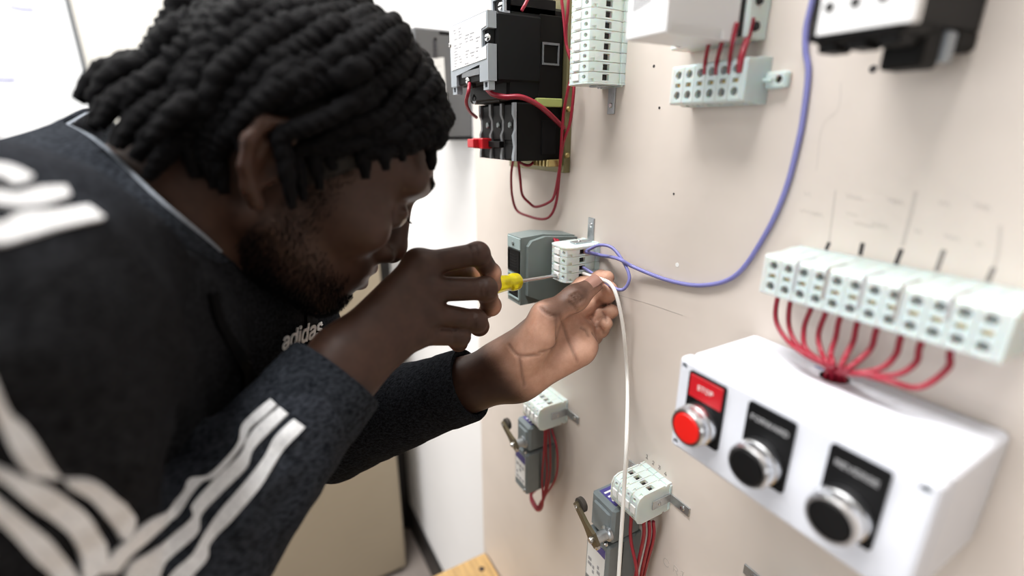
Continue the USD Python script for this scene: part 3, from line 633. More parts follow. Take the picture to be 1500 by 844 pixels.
# ---- head: local frame (x towards the camera side, y out of the face, z up), origin between the ears
TH = math.radians(37.16); HO = v3(-.42, .0356, 1.4788)
HA = np.array([[1, 0, 0], [0, math.cos(TH), math.sin(TH)], [0, -math.sin(TH), math.cos(TH)]])
def hw(l): return HO+np.asarray(l, float)@HA.T          # head to world
def hl(p): return (np.asarray(p, float)-HO)@HA          # world to head
EYEC = [v3(s*.0315, .0835, .0095) for s in (-1, 1)]
def head_sdf(w):
    p = hl(w); q = p*[1, 1, 1]; q[:, 0] = np.abs(q[:, 0])       # the face is symmetric
    d = ell(q, (0, .006, .036), (.0735, .084, .079))
    d = smin(d, ell(q, (0, .034, .053), (.060, .0655, .058)), .02)
    d = smin(d, ell(q, (0, .040, -.020), (.059, .057, .062)), .025)
    d = smin(d, cap(q, (.010, .0975, .044), (.044, .080, .040), .0110, .0115), .014)          # brow
    d = smin(d, ell(q, (.047, .060, -.012), (.021, .026, .019)), .018)                         # cheekbone
    d = smin(d, ell(q, (0, .074, -.049), (.034, .0315, .029)), .016)                           # muzzle
    d = smin(d, cap(q, (.053, .004, -.042), (.016, .074, -.080), .0165, .0150), .020)          # jaw
    d = smin(d, ell(q, (0, .079, -.0775), (.0185, .0185, .0145)), .014)                        # chin
    d = smin(d, ell(q, (0, .030, -.058), (.047, .050, .030)), .02)
    d = smax(d, -sph(q, (.033, .1035, .0105), .0135), .012)                                    # sockets
    d = smin(d, sph(q, EYEC[1], .0128), .005)
    d = smin(d, cap(q, (.0195, .0955, .0145), (.043, .0885, .0135), .0030, .0030), .005)       # upper lid
    d = smin(d, cap(q, (.0205, .0930, .0035), (.041, .0870, .0045), .0024, .0024), .005)
    d = smax(d, -cap(q, (.0240, .1000, .0088), (.0400, .0950, .0088), .0044, .0034), .0015)
    nose = cap(q, (0, .0965, .026), (0, .1115, -.010), .0075, .0098)
    nose = smin(nose, sph(q, (0, .1115, -.0180), .0118), .008)
    nose = smin(nose, ell(q, (.0130, .1020, -.0235), (.0085, .0105, .0078)), .006)
    nose = smax(nose, -cap(q, (.0065, .1120, -.0330), (.0075, .1060, -.0240), .0038, .0030), .003)
    d = smin(d, nose, .010)
    d = smax(d, -cap(q, (0, .1150, -.0490), (.026, .0985, -.0500), .0032, .0020), .004)        # mouth line
    d = smin(d, cap(q, (0, .1035, -.0405), (.021, .0920, -.0470), .0070, .0030), .004)
    d = smin(d, cap(q, (0, .1025, -.0565), (.019, .0910, -.0515), .0078, .0030), .004)
    d = smax(d, -cap(q, (0, .1125, -.0695), (.012, .1080, -.0690), .0055, .004), .008)
    # ears
    pts = [(.0735, -.006, -.001), (.0785, -.006, .011), (.0835, -.016, .0175), (.0875, -.027, .0120), (.0875, -.0285, -.002), (.0840, -.0230, -.016), (.0795, -.0140, -.027), (.0755, -.0070, -.0330)]
    e = chain(q, pts, [.0038, .0042, .0045, .0046, .0044, .0042, .0050, .0052], .003)
    e = smin(e, chain(q, [(.080, -.012, .007), (.0825, -.0205, .001), (.0805, -.0165, -.014), (.0775, -.011, -.020)], [.0030, .0036, .0034, .003], .003), .003)
    e = smin(e, ell(q, (.0775, -.0150, -.006), (.0050, .0120, .020)), .004)
    e = smin(e, ell(q, (.0750, -.0040, -.0095), (.0055, .0045, .0060)), .004)
    e = smax(e, -ell(q, (.0840, -.0110, -.009), (.0060, .0055, .0085)), .004)
    return smin(d, e, .006)
NECK0, NECK1 = hw((0, -.030, -.025)), v3(-.425, -.085, 1.395)
SR, ER, WR = v3(-.285, -.115, 1.422), v3(-.28, -.145, 1.185), atx(500, 541, -.356)
SL, EL, WL = v3(-.57, -.015, 1.395), v3(-.550, .060, 1.150), atx(749, 542, -.395)

# ---- hands: joints as (pixel, depth along x) so that each stands where the picture shows it
J = lambda *q: [(lambda P: P if P[1] < .3325 else aty(a, b, .3325))(atx(a, b, x)) for a, b, x in q]
LF = dict(index=J((806, 459, -.396), (853, 420, -.4045), (880, 409, -.393), (889, 407, -.380)),
          middle=J((828, 470, -.386), (870, 440, -.401), (889, 430, -.386), (894, 424, -.371)),
          ring=J((848, 488, -.375), (868, 472, -.391), (884, 463, -.381), (896, 456, -.371)),
          pinky=J((857, 507, -.368), (869, 493, -.385), (880, 483, -.375), (888, 474, -.366)))
LT = J((770, 512, -.384), (799, 463, -.372), (842, 437, -.369), (870, 417, -.371))
RF = dict(index=J((614, 389, -.387), (700, 372, -.376), (719, 400, -.388), (724, 418, -.404)),
          middle=J((628, 424, -.380), (711, 423, -.372), (719, 448, -.389), (712, 456, -.409)),
          ring=J((622, 458, -.374), (697, 470, -.371), (702, 478, -.394), (684, 468, -.412)),
          pinky=J((606, 490, -.370), (674, 493, -.371), (672, 502, -.394), (652, 492, -.408)))
RT = J((560, 462, -.395), (612, 412, -.420), (668, 396, -.426), (708, 412, -.427))
def hand_sdf(p, W, Eb, F, T, thenar, size, knuckle):
    mc = [F[k][0] for k in ('index', 'middle', 'ring', 'pinky')]
    u = (W-Eb)/np.linalg.norm(W-Eb); across = (mc[0]-mc[3])/np.linalg.norm(mc[0]-mc[3])
    palm = cap(p, W+across*.016, mc[0], .0165, .0125)
    for k, (o, r0, r1) in enumerate(((.006, .0175, .0125), (-.006, .0170, .0120), (-.015, .0155, .0115))):
        palm = smin(palm, cap(p, W+across*o, mc[k+1], r0, r1), .014)
    for a, b in ((0, 1), (1, 2), (2, 3)): palm = smin(palm, cap(p, mc[a], mc[b], .0105, .0105), .006)
    for m in mc: palm = smin(palm, sph(p, m+knuckle*.002, .0112), .006)
    palm = smin(palm, thenar(p), .012)
    arm = smin(cap(p, Eb+across*.006, W+across*.0085, .040, .0205), cap(p, Eb-across*.006, W-across*.0085, .040, .0205), .012)
    palm = smin(palm, arm, .022)
    fing = None
    for k, rs in (('index', (.0105, .0094, .0082, .0072)), ('middle', (.0108, .0097, .0085, .0074)), ('ring', (.0103, .0092, .0081, .0071)), ('pinky', (.0092, .0080, .0071, .0063))):
        c = F[k]; rs = np.array(rs)*size
        e = chain(p, c, rs, .0035)
        for i in (1, 2):                                                   # the joints are a little thicker than the bones
            e = smin(e, sph(p, c[i], rs[i]*1.04), .004)
        fing = e if fing is None else smin(fing, e, .0012)
    d = smin(palm, fing, .0065)
    t = chain(p, T, np.array((.0165, .0126, .0108, .0090)), .014); t = smin(t, sph(p, T[2], .0110), .006)
    return smin(d, t, .012)
mcl = LF['pinky'][0]
def thenar_l(p):
    d = cap(p, LT[0]+v3(.006, -.002, -.004), LT[1]*.55+LT[0]*.45+v3(.006, 0, -.004), .0185, .0165)
    d = smin(d, cap(p, LT[0], LF['index'][0]+v3(.006, 0, 0), .014, .011), .012)
    return smin(d, cap(p, WL+v3(.006, .006, -.012), mcl+v3(.005, -.010, -.004), .0165, .0135), .012)
def thenar_r(p):
    return smin(cap(p, RT[0], RT[1], .016, .013), cap(p, RT[1], RF['index'][0]+v3(-.006, 0, 0), .010, .010), .012)
def in_box(p, lo, hi, f, far=.05):
    d = np.maximum(np.maximum(lo-p, p-hi), 0); o = np.linalg.norm(d, axis=1)+far
    m = (d == 0).all(1)
    if m.any(): o[m] = f(p[m])
    return o
allL = np.array([*LT, *[q for c in LF.values() for q in c], WL]); allR = np.array([*RT, *[q for c in RF.values() for q in c], WR])
def body_sdf(p):
    d = in_box(p, HO-[.17, .19, .19], HO+[.17, .19, .19], head_sdf, .06)
    d = smin(d, cap(p, NECK0, NECK1, .0545, .062), .022)
    d = smin(d, ell(p, (-.43, -.125, 1.27), (.145, .085, .17)), .05)
    d = smin(d, ell(p, (-.46, -.19, 1.03), (.13, .09, .17)), .05)
    for S, E in ((SR, ER), (SL, EL)): d = smin(d, cap(p, S, E, .050, .040), .03)
    d = smin(d, cap(p, NECK1, SR, .045, .045), .03); d = smin(d, cap(p, NECK1, SL, .045, .045), .03)
    for s, fx, fy in ((-1, -.57, -.20), (1, -.37, -.27)):
        hip = v3(-.46+s*.085, -.20-s*.03, .93); knee = v3(fx, fy+.03, .50); ank = v3(fx, fy-.02, .09)
        d = smin(d, cap(p, hip, knee, .080, .055), .04); d = smin(d, cap(p, knee, ank, .052, .035), .02)
        d = smin(d, cap(p, ank, v3(fx, fy+.13, .04), .036, .030), .02)
    d = np.minimum(d, in_box(p, allL.min(0)-.10, allL.max(0)+.03, lambda q: hand_sdf(q, WL, EL, LF, LT, thenar_l, 1.10, v3(-.6, .4, .2)), .02))
    d = np.minimum(d, in_box(p, allR.min(0)-.10, allR.max(0)+.03, lambda q: hand_sdf(q, WR, ER, RF, RT, thenar_r, 1.05, v3(.9, .1, .2)), .02))
    for W, E in ((WR, ER), (WL, EL)):
        d = smin(d, cap(p, E, E+(W-E)*.72, .040, .0262), .006)
    return d
body = surface_net(body_sdf, grid(-.75, -.16, .012, (-.515, -.305, .0018)), grid(-.45, .36, .012, (-.085, .345, .0018)), grid(-.01, 1.66, .012, (1.205, 1.615, .0018)))
# creases of the palm and the finger joints, pressed a millimetre into the skin
def seg_dist(p, pts):
    pts = np.asarray(pts); d = np.full(len(p), 9.0)
    for a, b in zip(pts[:-1], pts[1:]):
        ab = b-a; t = np.clip((p-a)@ab/(ab@ab), 0, 1); d = np.minimum(d, np.linalg.norm(p-a-t[:, None]*ab, axis=1))
    return d
def trace(f, px, py, t0=.08, t1=.9, n=90):
    px, py = np.atleast_1d(np.asarray(px, float)), np.atleast_1d(np.asarray(py, float))
    dr = (px[:, None]-750)/FPX*RIGHT-(py[:, None]-422)/FPX*UP+FWD; dr /= np.linalg.norm(dr, axis=1, keepdims=True)
    t = np.full(len(dr), t0)
    for _ in range(n): t = np.minimum(t+.75*np.maximum(f(EYE+dr*t[:, None]), -.01), t1)
    return EYE+dr*t[:, None]
hd_ = np.zeros(len(body.vertices), bool); q_ = np.nonzero((np.abs(body.vertices-HO) < .2).all(1))[0]; hd_[q_] = np.abs(head_sdf(body.vertices[q_])) < .004
V = body.vertices.copy(); VN = body.vertex_normals.copy()
handL = (V > allL.min(0)-.03).all(1) & (V < allL.max(0)+.03).all(1)
crease = np.zeros(len(V)); iL = np.nonzero(handL)[0]
for pts in (((820, 462), (826, 480), (832, 498), (846, 530)), ((815, 468), (815, 490), (812, 508), (790, 517)), ((745, 505), (752, 515), (762, 522), (790, 520)), ((792, 450), (800, 458), (815, 464)),
            ((837, 434), (842, 439), (846, 445)), ((842, 431), (847, 436), (851, 442)), ((847, 429), (852, 434), (855, 439)), ((834, 443), (841, 449), (846, 455)), ((866, 467), (870, 473), (874, 480)), ((882, 458), (886, 464), (889, 470)), ((868, 488), (872, 494), (875, 499)), ((878, 479), (882, 484), (884, 489)), ((851, 480), (858, 484), (862, 492)), ((760, 522), (764, 548), (768, 565))):
    q = trace(body_sdf, *np.array(spline([(a, b, 0) for a, b in pts], 6))[:, :2].T, .3, .62)
    q = q[np.linalg.norm(q-EYE, axis=1) < .6]
    if len(q) > 1: crease[iL] = np.maximum(crease[iL], np.exp(-(seg_dist(V[iL], q)/.0016)**2))
iK = np.nonzero((V > allR.min(0)-.02).all(1) & (V < allR.max(0)+.02).all(1))[0]
for pts in (((688, 361), (692, 374)), ((695, 360), (699, 372)), ((702, 412), (704, 432)), ((709, 411), (711, 431)), ((688, 461), (690, 478)), ((694, 461), (696, 477)), ((664, 486), (666, 500))):
    q = trace(body_sdf, *np.array(spline([(a, b, 0) for a, b in pts], 6))[:, :2].T, .25, .62); crease[iK] = np.maximum(crease[iK], .8*np.exp(-(seg_dist(V[iK], q)/.0014)**2))
V -= VN*(crease*.0014)[:, None]
body.vertices = V
# pigment: palms and finger pads are lighter, lips a little redder
pn = np.cross(LF['index'][0]-WL, LF['pinky'][0]-WL); pn /= np.linalg.norm(pn); pn = pn if pn[0] > 0 else -pn
tint = np.zeros(len(V))
def pal(mask, n, F, T):
    s = np.clip((VN[mask]@n+.15)/.75, 0, 1)
    return s
s = np.clip((VN[iL]@pn+.05)/.7, 0, 1)*np.clip(((V[iL]-WL)@((LF['middle'][0]-WL)/np.linalg.norm(LF['middle'][0]-WL))+.012)/.02, 0, 1)
for a, b in zip(LT[:-1], LT[1:]):                                         # the back of the thumb stays dark
    ab = b-a; t = np.clip((V[iL]-a)@ab/(ab@ab), 0, 1); dd = np.linalg.norm(V[iL]-a-t[:, None]*ab, axis=1)
    tz = np.clip((VN[iL]@v3(.25, -.55, .75)+.1)/.6, 0, 1); s = np.where((dd < .016) & (t > 0.02), s*(1-tz*.85), s)
for c in LF.values(): s = np.maximum(s, np.clip(1-np.linalg.norm(V[iL]-c[3], axis=1)/.016, 0, 1)*np.clip(VN[iL]@v3(.7, -.4, .3)+.3, 0, 1))
tint[iL] = s
handR = (V > allR.min(0)-.02).all(1) & (V < allR.max(0)+.02).all(1); iR = np.nonzero(handR)[0]
rn = np.cross(RF['index'][0]-WR, RF['pinky'][0]-WR); rn /= np.linalg.norm(rn); rn = rn if rn[0] < 0 else -rn
tint[iR] = np.maximum(tint[iR], np.clip((VN[iR]@rn)/.6, 0, 1)*.9)
hp_ = hl(V); lip = np.exp(-((hp_[:, 2]+.048)/.010)**2)*(np.abs(hp_[:, 0]) < .024)*(hp_[:, 1] > .092)*hd_
tint = np.maximum(tint, .35*lip)
from scipy.sparse import coo_matrix
ed = body.edges_unique; nV = len(V)
adj = coo_matrix((np.ones(2*len(ed)), (np.r_[ed[:, 0], ed[:, 1]], np.r_[ed[:, 1], ed[:, 0]])), (nV, nV)).tocsr(); deg = np.asarray(adj.sum(1)).ravel()
for _ in range(14): tint = .4*tint+.6*(adj@tint)/np.maximum(deg, 1)
tint = tint*(1-.38*crease)

M['skin'] = usdkit.material(stage, '/World/Looks/skin', {
    'a': ('attribute', {'attribute': 'tint'}), 'tc': ('texture_coordinate', {}), 'n': ('noise_texture', {'scale': 55.0, 'detail': 5.0, 'roughness': .65}),
    'dark': ('rgb_ramp', {'ramp': [(.3, (.036, .017, .0115)), (.7, (.060, .029, .019))]}), 'pale': ('rgb_ramp', {'ramp': [(.3, (.52, .285, .195)), (.7, (.66, .39, .285))]}),
    'm': ('mix', {}), 'bn': ('noise_texture', {'scale': 900.0, 'detail': 2.0}), 'b': ('bump', {'strength': .12, 'distance': .001}),
    'p': ('principled_bsdf', {'roughness': .5, 'specular_ior_level': .28, 'subsurface_weight': .12, 'subsurface_scale': .004, 'subsurface_radius': (1, .35, .2)})},
    [('tc.object', 'n.vector'), ('n.fac', 'dark.fac'), ('n.fac', 'pale.fac'), ('a.fac', 'm.fac'), ('dark.color', 'm.color1'), ('pale.color', 'm.color2'), ('m.color', 'p.base_color'),
     ('tc.object', 'bn.vector'), ('bn.fac', 'b.height'), ('b.normal', 'p.normal')], surface='p.BSDF')
mat('hair', (.0042, .0040, .0046), .55, bump=.7, bscale=900, specular_ior_level=.05)
mat('zip', (.004, .004, .0045), .8, specular_ior_level=.05)
mat('scalp', (.006, .005, .0048), .7, bump=.5, bscale=600)
mat('scalp_line', (.075, .038, .028), .5)
mat('eye_white', (.36, .33, .30), .2); mat('iris', (.02, .010, .006), .1); mat('nail', (.30, .16, .125), .28)
def fabric(name, dark, light, streak, bump=.35):
    M[name] = usdkit.material(stage, '/World/Looks/'+name, {
        'tc': ('texture_coordinate', {}), 'mp': ('mapping', {'scale': streak, 'rotation': (.5, .3, .4)}), 'n': ('noise_texture', {'scale': 500.0, 'detail': 3.0, 'roughness': .75}),
        'r': ('rgb_ramp', {'ramp': [(.36, dark), (.66, light)]}), 'bn': ('noise_texture', {'scale': 1400.0, 'detail': 2.0}), 'b': ('bump', {'strength': bump, 'distance': .0015}),
        'p': ('principled_bsdf', {'roughness': .9, 'specular_ior_level': .02})},
        [('tc.object', 'mp.vector'), ('mp.vector', 'n.vector'), ('n.fac', 'r.fac'), ('r.color', 'p.base_color'), ('tc.object', 'bn.vector'), ('bn.fac', 'b.height'), ('b.normal', 'p.normal')], surface='p.BSDF')
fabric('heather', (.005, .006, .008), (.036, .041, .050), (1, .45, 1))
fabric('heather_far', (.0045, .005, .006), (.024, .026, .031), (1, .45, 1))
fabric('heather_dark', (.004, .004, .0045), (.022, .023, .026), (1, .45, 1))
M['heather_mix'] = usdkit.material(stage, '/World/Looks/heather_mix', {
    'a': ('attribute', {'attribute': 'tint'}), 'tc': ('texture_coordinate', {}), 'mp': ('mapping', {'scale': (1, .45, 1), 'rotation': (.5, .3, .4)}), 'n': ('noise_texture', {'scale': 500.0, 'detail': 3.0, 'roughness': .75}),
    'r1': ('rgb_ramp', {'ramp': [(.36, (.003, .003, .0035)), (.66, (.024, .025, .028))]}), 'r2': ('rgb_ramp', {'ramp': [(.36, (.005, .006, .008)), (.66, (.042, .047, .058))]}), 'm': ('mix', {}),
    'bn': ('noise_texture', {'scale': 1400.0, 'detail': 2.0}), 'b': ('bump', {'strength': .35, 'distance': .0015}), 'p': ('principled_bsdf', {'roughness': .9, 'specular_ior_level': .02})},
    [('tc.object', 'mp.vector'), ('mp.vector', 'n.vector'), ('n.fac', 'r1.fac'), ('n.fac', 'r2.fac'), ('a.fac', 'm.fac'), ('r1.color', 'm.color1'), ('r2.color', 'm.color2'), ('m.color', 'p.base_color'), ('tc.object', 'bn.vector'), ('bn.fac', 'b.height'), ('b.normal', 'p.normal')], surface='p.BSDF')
fabric('lining', (.20, .22, .25), (.27, .30, .34), (1, 1, 1), .2)
fabric('stripe_white', (.60, .61, .63), (.80, .81, .82), (1, 1, 1), .25)
fabric('trouser', (.012, .013, .018), (.022, .024, .03), (1, 1, 1), .2)

man_ = thing('person', 'person with dark dreadlocks in a charcoal jacket leaning in with a screwdriver', 'person')
pb = UsdGeom.Mesh(obj('body', body, 'skin', man_, True))
UsdGeom.PrimvarsAPI(pb).CreatePrimvar('tint', Sdf.ValueTypeNames.FloatArray, 'vertex').Set(Vt.FloatArray.FromNumpy(tint.astype(np.float32)))
for c in EYEC:
    e = obj('eye', trimesh.creation.uv_sphere(.0122, count=[20, 24]).apply_translation([0, 0, 0]) if False else (lambda t: (t.apply_translation(hw(c+[0, .0012, 0])), t)[1])(trimesh.creation.icosphere(3, .0122)), 'eye_white', man_, True)
    g = np.array([0.05*np.sign(c[0])*0, 1, -.18]); g /= np.linalg.norm(g); gw = HA@g
    obj('iris', lathe([(0, .0121), (.0030, .0119), (.0055, .0112), (.0056, .0106), (0, .0106)], hw(c+[0, .0012, 0]), gw, 20), 'iris', e)
# thumbnail and fingertips
def nail(tip, prev, up, r, name='nail'):
    d = (tip-prev)/np.linalg.norm(tip-prev); up = np.asarray(up, float); up = up-d*(up@d); up /= np.linalg.norm(up); s = np.cross(d, up)
    us = np.linspace(-.0085, .0055, 9); vs = np.linspace(-1, 1, 9); g = []
    for u_ in us:
        for v_ in vs:
            a = v_*.85*(1-.12*abs(u_+.0015)/.007)
            g.append(tip+d*u_+s*math.sin(a)*r*1.02+up*math.cos(a)*r*1.03-up*.0009*max(0, (u_-.001)/.0045)**2)
    g = np.array(g); n0 = 9*9; f = []
    for i in range(8):
        for j in range(8): f += [[i*9+j, (i+1)*9+j, (i+1)*9+j+1], [i*9+j, (i+1)*9+j+1, i*9+j+1]]
    f = np.array(f); b = g-up*.0008
    t = trimesh.Trimesh(np.vstack([g, b]), np.vstack([f, f[:, ::-1]+n0]), process=False)
    obj(name, t, 'nail', man_, True)
nail(LT[3], LT[2], (.42, -.62, .66), .0097)

# ---- hair: a scalp cap and rope-twisted locks
def cap_sdf(w):
    p = hl(w); q = p.copy(); q[:, 0] = np.abs(q[:, 0])
    d = ell(q, (0, .006, .036), (.0765, .087, .082)); d = smin(d, ell(q, (0, .034, .053), (.063, .0675, .061)), .02)
    front = np.minimum(.088-.9*np.maximum(q[:, 0]-.02, 0), 1)               # hairline runs back from the forehead to the ear
    line = q[:, 1]-.007-np.clip((q[:, 2]+.035)/.115, 0, 1)*.070+np.clip(q[:, 0]-.03, 0, 1)*.15
    d = smax(d, line, .006)
    d = smax(d, -(q[:, 2]+.045+.25*np.minimum(q[:, 1], 0)), .006)
    d = smax(d, -(ell(q, (.08, -.012, -.010), (.02, .017, .030))), .004)
    return d
sc_m = surface_net(cap_sdf, grid(-.52, -.32, .003), grid(-.11, .20, .003), grid(1.34, 1.64, .003))
obj('hair_base', sc_m, 'scalp', man_, True)
hr_ = np.random.RandomState(11)
def cran_sdf(p):
    q = p.copy(); q[:, 0] = np.abs(q[:, 0])
    d = ell(q, (0, .006, .036), (.0735, .084, .079)); d = smin(d, ell(q, (0, .034, .053), (.060, .0655, .058)), .02)
    d = smin(d, ell(q, (0, .040, -.020), (.059, .057, .062)), .025)
    return smin(d, cap(q, (.053, .004, -.042), (.016, .074, -.080), .0165, .0150), .020)
def seat(pt, off):
    c = v3(0, .010, .036); d = (pt-c)/np.linalg.norm(pt-c)
    for _ in range(4): pt = pt+d*(off-cran_sdf(pt[None])[0])
    return pt
STRAY = []
def skull(th, ph, off):
    """polar angle th from the crown, azimuth ph (0 = face, 90 = camera side), off = height over the scalp"""
    d = np.array([math.sin(th)*math.sin(ph), math.sin(th)*math.cos(ph), math.cos(th)])
    c = v3(0, .010, .036); r = v3(.0745, .086, .081)
    s = 1/math.sqrt(((d/r)**2).sum()); return c+d*(s+off)
def lock(ph0, th0, ph1, th1, off0, off1, rad, name='dreadlock', tail=None, pitch=.0085, seed=0, bow=0.0):
    n = 9; pts = []
    for i in range(n):
        t = i/(n-1); ph = math.radians(ph0+(ph1-ph0)*t**1.2); th = math.radians(th0+(th1-th0)*t)
        off = off0+(off1-off0)*t**2.2+bow*math.sin(math.pi*t)
        pts.append(seat(skull(th, ph, off), off+.001)+hr_.normal(0, .0016, 3)*(t > .05))
    if tail is not None:
        pts += [pts[-1]+np.array(q) for q in tail]
    P = hw(spline(pts, 12)); L = np.r_[0, np.cumsum(np.linalg.norm(np.diff(P, axis=0), axis=1))]
    m = max(24, int(L[-1]/.0017)); s = np.linspace(0, L[-1], m); P = np.stack([np.interp(s, L, P[:, k]) for k in range(3)], 1)
    u = s/L[-1]; r = rad*np.interp(u, [0, .08, .5, .88, 1], [.62, .9, 1.05, .82, .38]); pz = hr_.rand()*6
    wob = 1+.05*np.sin(s/.017+pz)+.025*hr_.normal(0, 1, m); fz = hr_.normal(0, .04, (m, 14)); am = hr_.uniform(.06, .10); tw = np.cumsum(np.gradient(s)/pitch*math.pi*(1+.35*np.sin(s/.013+pz*2)))
    obj(name, sweep(P, r*wob, 14, lobes=lambda i, a: 1+am*np.cos(2*(a-tw[i]-pz))+fz[i, (a/(2*math.pi)*14).astype(int) % 14]), 'hair', man_, True)
    k = hr_.randint(0, m, 60); STRAY.extend([(P[a], r[a]) for a in k])
wd = HA.T@v3(0, 0, -1)                                                   # straight down, in the head's frame
R_ = lambda a: hr_.uniform(-a, a)
for k, ph in enumerate(range(-180, 180, 14)):                            # lower layer, from the crown to the rim of the hair
    a = (ph+180) % 360-180; b = abs(a); g = np.sign(a) if a else 1
    if b < 42: lock(a, 28, a*1.02, 46+b*.22*g-3*(a < 0)+R_(2), .002, .002, .0070)
    elif b < 76: lock(g*(b-16), 32, a, 53+(b-42)*.98-12*(a < 0)+R_(3), .003, .005, .0074)
    elif b < 102: lock(g*(b-30), 34, a, 100+R_(4), .003, .007, .0075)
    elif b < 122: lock(g*(b-14), 26, a, 99+R_(3), .004, .010, .0082)
    else: lock(a, 24, a+R_(5), 120+R_(5), .003, .018, .0092)
for k, ph in enumerate(range(-173, 187, 14)):                            # upper layer
    a = (ph+180) % 360-180; b = abs(a); g = np.sign(a) if a else 1
    if b < 40: lock(a*1.4, 12, a*1.0, 43+b*.16*g-3*(a < 0)+R_(3), .009, .005, .0076)
    elif b < 80: lock(g*(b-26), 26, a*.97, 49+(b-40)*.85-12*(a < 0)+R_(3), .009, .008, .0078)
    elif b < 122: lock(g*(b-18), 16, a, 90+R_(5), .011, .016, .0088)
    else: lock(a, 10, a+R_(5), 106+R_(3), .008, .013+.006*(b > 150), .0094, tail=[v3(g*.002, -.006, -.012), v3(g*.003, -.010-.003*(b > 150), -.026), v3(g*.003, -.011-.003*(b > 150), -.040)])
# locks that show on the camera side: forehead, temple, before and behind the ear, nape
bk = lambda k, l: [v3(.002, -.006*k, -.011)*l, v3(.003, -.011*k, -.025)*l, v3(.003, -.012*k, -.040)*l]
for q in ((28, 36, 26, 55, .006, .005, .0052, [wd*.005, wd*.010]), (42, 44, 45, 70, .008, .007, .0056, [wd*.008, wd*.018]), (10, 32, 6, 46, .007, .005, .0058, None), (20, 32, 14, 49, .006, .004, .0052, None),
          (18, 42, 42, 56, .008, .005, .0060, [wd*.004]), (23, 44, 51, 68, .008, .007, .0064, [wd*.005]), (28, 47, 62, 81, .010, .008, .0066, [wd*.008]), (34, 46, 70, 88, .010, .009, .0068, [wd*.010]),
          (41, 43, 78, 95, .011, .009, .0070, [wd*.010, wd*.018]), (48, 40, 86, 101, .012, .009, .0070, [wd*.010]), (55, 37, 93, 106, .013, .009, .0066, [wd*.012, wd*.022]), (63, 34, 99, 110, .014, .010, .0062, [wd*.014, wd*.030]),
          (72, 30, 105, 106, .016, .021, .0064, [wd*.012, wd*.030, wd*.044]), (84, 26, 112, 100, .018, .016, .0085, None), (92, 24, 120, 110, .018, .020, .0080, [wd*.010, wd*.02]),
          (100, 24, 126, 126, .014, .016, .0084, [wd*.012, wd*.026]), (106, 24, 132, 126, .014, .018, .0088, [wd*.012, wd*.026]), (114, 22, 138, 122, .012, .020, .0090, [wd*.012, wd*.026]),
          (122, 20, 144, 114, .010, .016, .0092, bk(.5, 1.1)), (127, 20, 149, 112, .010, .018, .0092, bk(.7, 1.15)), (132, 18, 155, 108, .009, .018, .0096, bk(.9, 1.1)), (120, 50, 138, 118, .006, .012, .0080, bk(.4, 1.1)), (142, 18, 164, 106, .009, .018, .0098, bk(1.15, 1.05)), (154, 16, 173, 104, .009, .018, .0098, bk(1.3, 1.1)), (166, 14, 182, 103, .009, .018, .0096, bk(1.35, 1.1)), (178, 14, 192, 103, .009, .018, .0096, bk(1.3, 1.05)),
          (150, 40, 160, 112, .006, .016, .0090, bk(1.2, 1.1)), (140, 44, 150, 116, .006, .016, .0085, bk(1.0, 1.0)),
          (118, 60, 134, 136, .010, .014, .0062, [wd*.014, wd*.028]), (128, 60, 142, 134, .012, .016, .0065, [wd*.014, wd*.026])):
    lock(*q[:7], tail=q[7])
pf = lambda p: cran_sdf(hl(p))-.0192
for pp in (((474, 26), (490, 45), (508, 70), (522, 98), (530, 118)), ((529, 102), (512, 106), (490, 114), (472, 121), (458, 131))):
    q = spline([(a, b, 0) for a, b in pp], 8); q = trace(pf, q[:, 0], q[:, 1], .1, .6)
    obj('hair_parting', sweep(q, .0021, 6), 'scalp_line', man_, True, label='strip of scalp showing along the parting')
# short beard along the jaw, eyebrow and lashes
fc_c = V[body.faces].mean(1); hc = hl(fc_c)
low = -.034-.30*np.clip(hc[:, 1]-.03, 0, .1)
dens = np.clip((low-hc[:, 2])/.016, 0, 1)
dens = np.maximum(dens, np.clip((.040-hc[:, 1])/.012, 0, 1)*np.clip((hc[:, 1]-.004)/.006, 0, 1)*(hc[:, 2] < .03))
ok = (hr_.rand(len(hc)) < dens) & (hc[:, 2] > -.105) & (hc[:, 1] > .0)
ok &= hd_[body.faces].all(1)
ok &= ~((hc[:, 1] > .082) & (hc[:, 2] > -.066)) & (fc_c[:, 2] > 1.33)
pick = hr_.choice(np.nonzero(ok)[0], min(8500, int(ok.sum())), replace=False); fn = body.face_normals[pick]
root = fc_c[pick]; dirn = fn*.75+(HA@v3(0, -.2, -.8))+hr_.normal(0, .25, fn.shape); dirn /= np.linalg.norm(dirn, axis=1, keepdims=True)
def curves(name, starts, ends, w, m, parent):
    c = UsdGeom.BasisCurves.Define(stage, path_of(name, parent)); n = len(starts)
    c.CreateTypeAttr('linear'); c.CreateCurveVertexCountsAttr(Vt.IntArray.FromNumpy(np.full(n, 2, np.int32)))
    c.CreatePointsAttr(Vt.Vec3fArray.FromNumpy(np.stack([starts, ends], 1).reshape(-1, 3).astype(np.float32)))
    c.CreateWidthsAttr(Vt.FloatArray.FromNumpy(np.tile(np.array([w, w*.4], np.float32), n))); c.SetWidthsInterpolation('vertex')
    UsdShade.MaterialBindingAPI.Apply(c.GetPrim()).Bind(M[m]); return tag(c, kind='stuff')
curves('beard', root-fn*.0005, root+dirn*.0042, .00042, 'hair', man_)
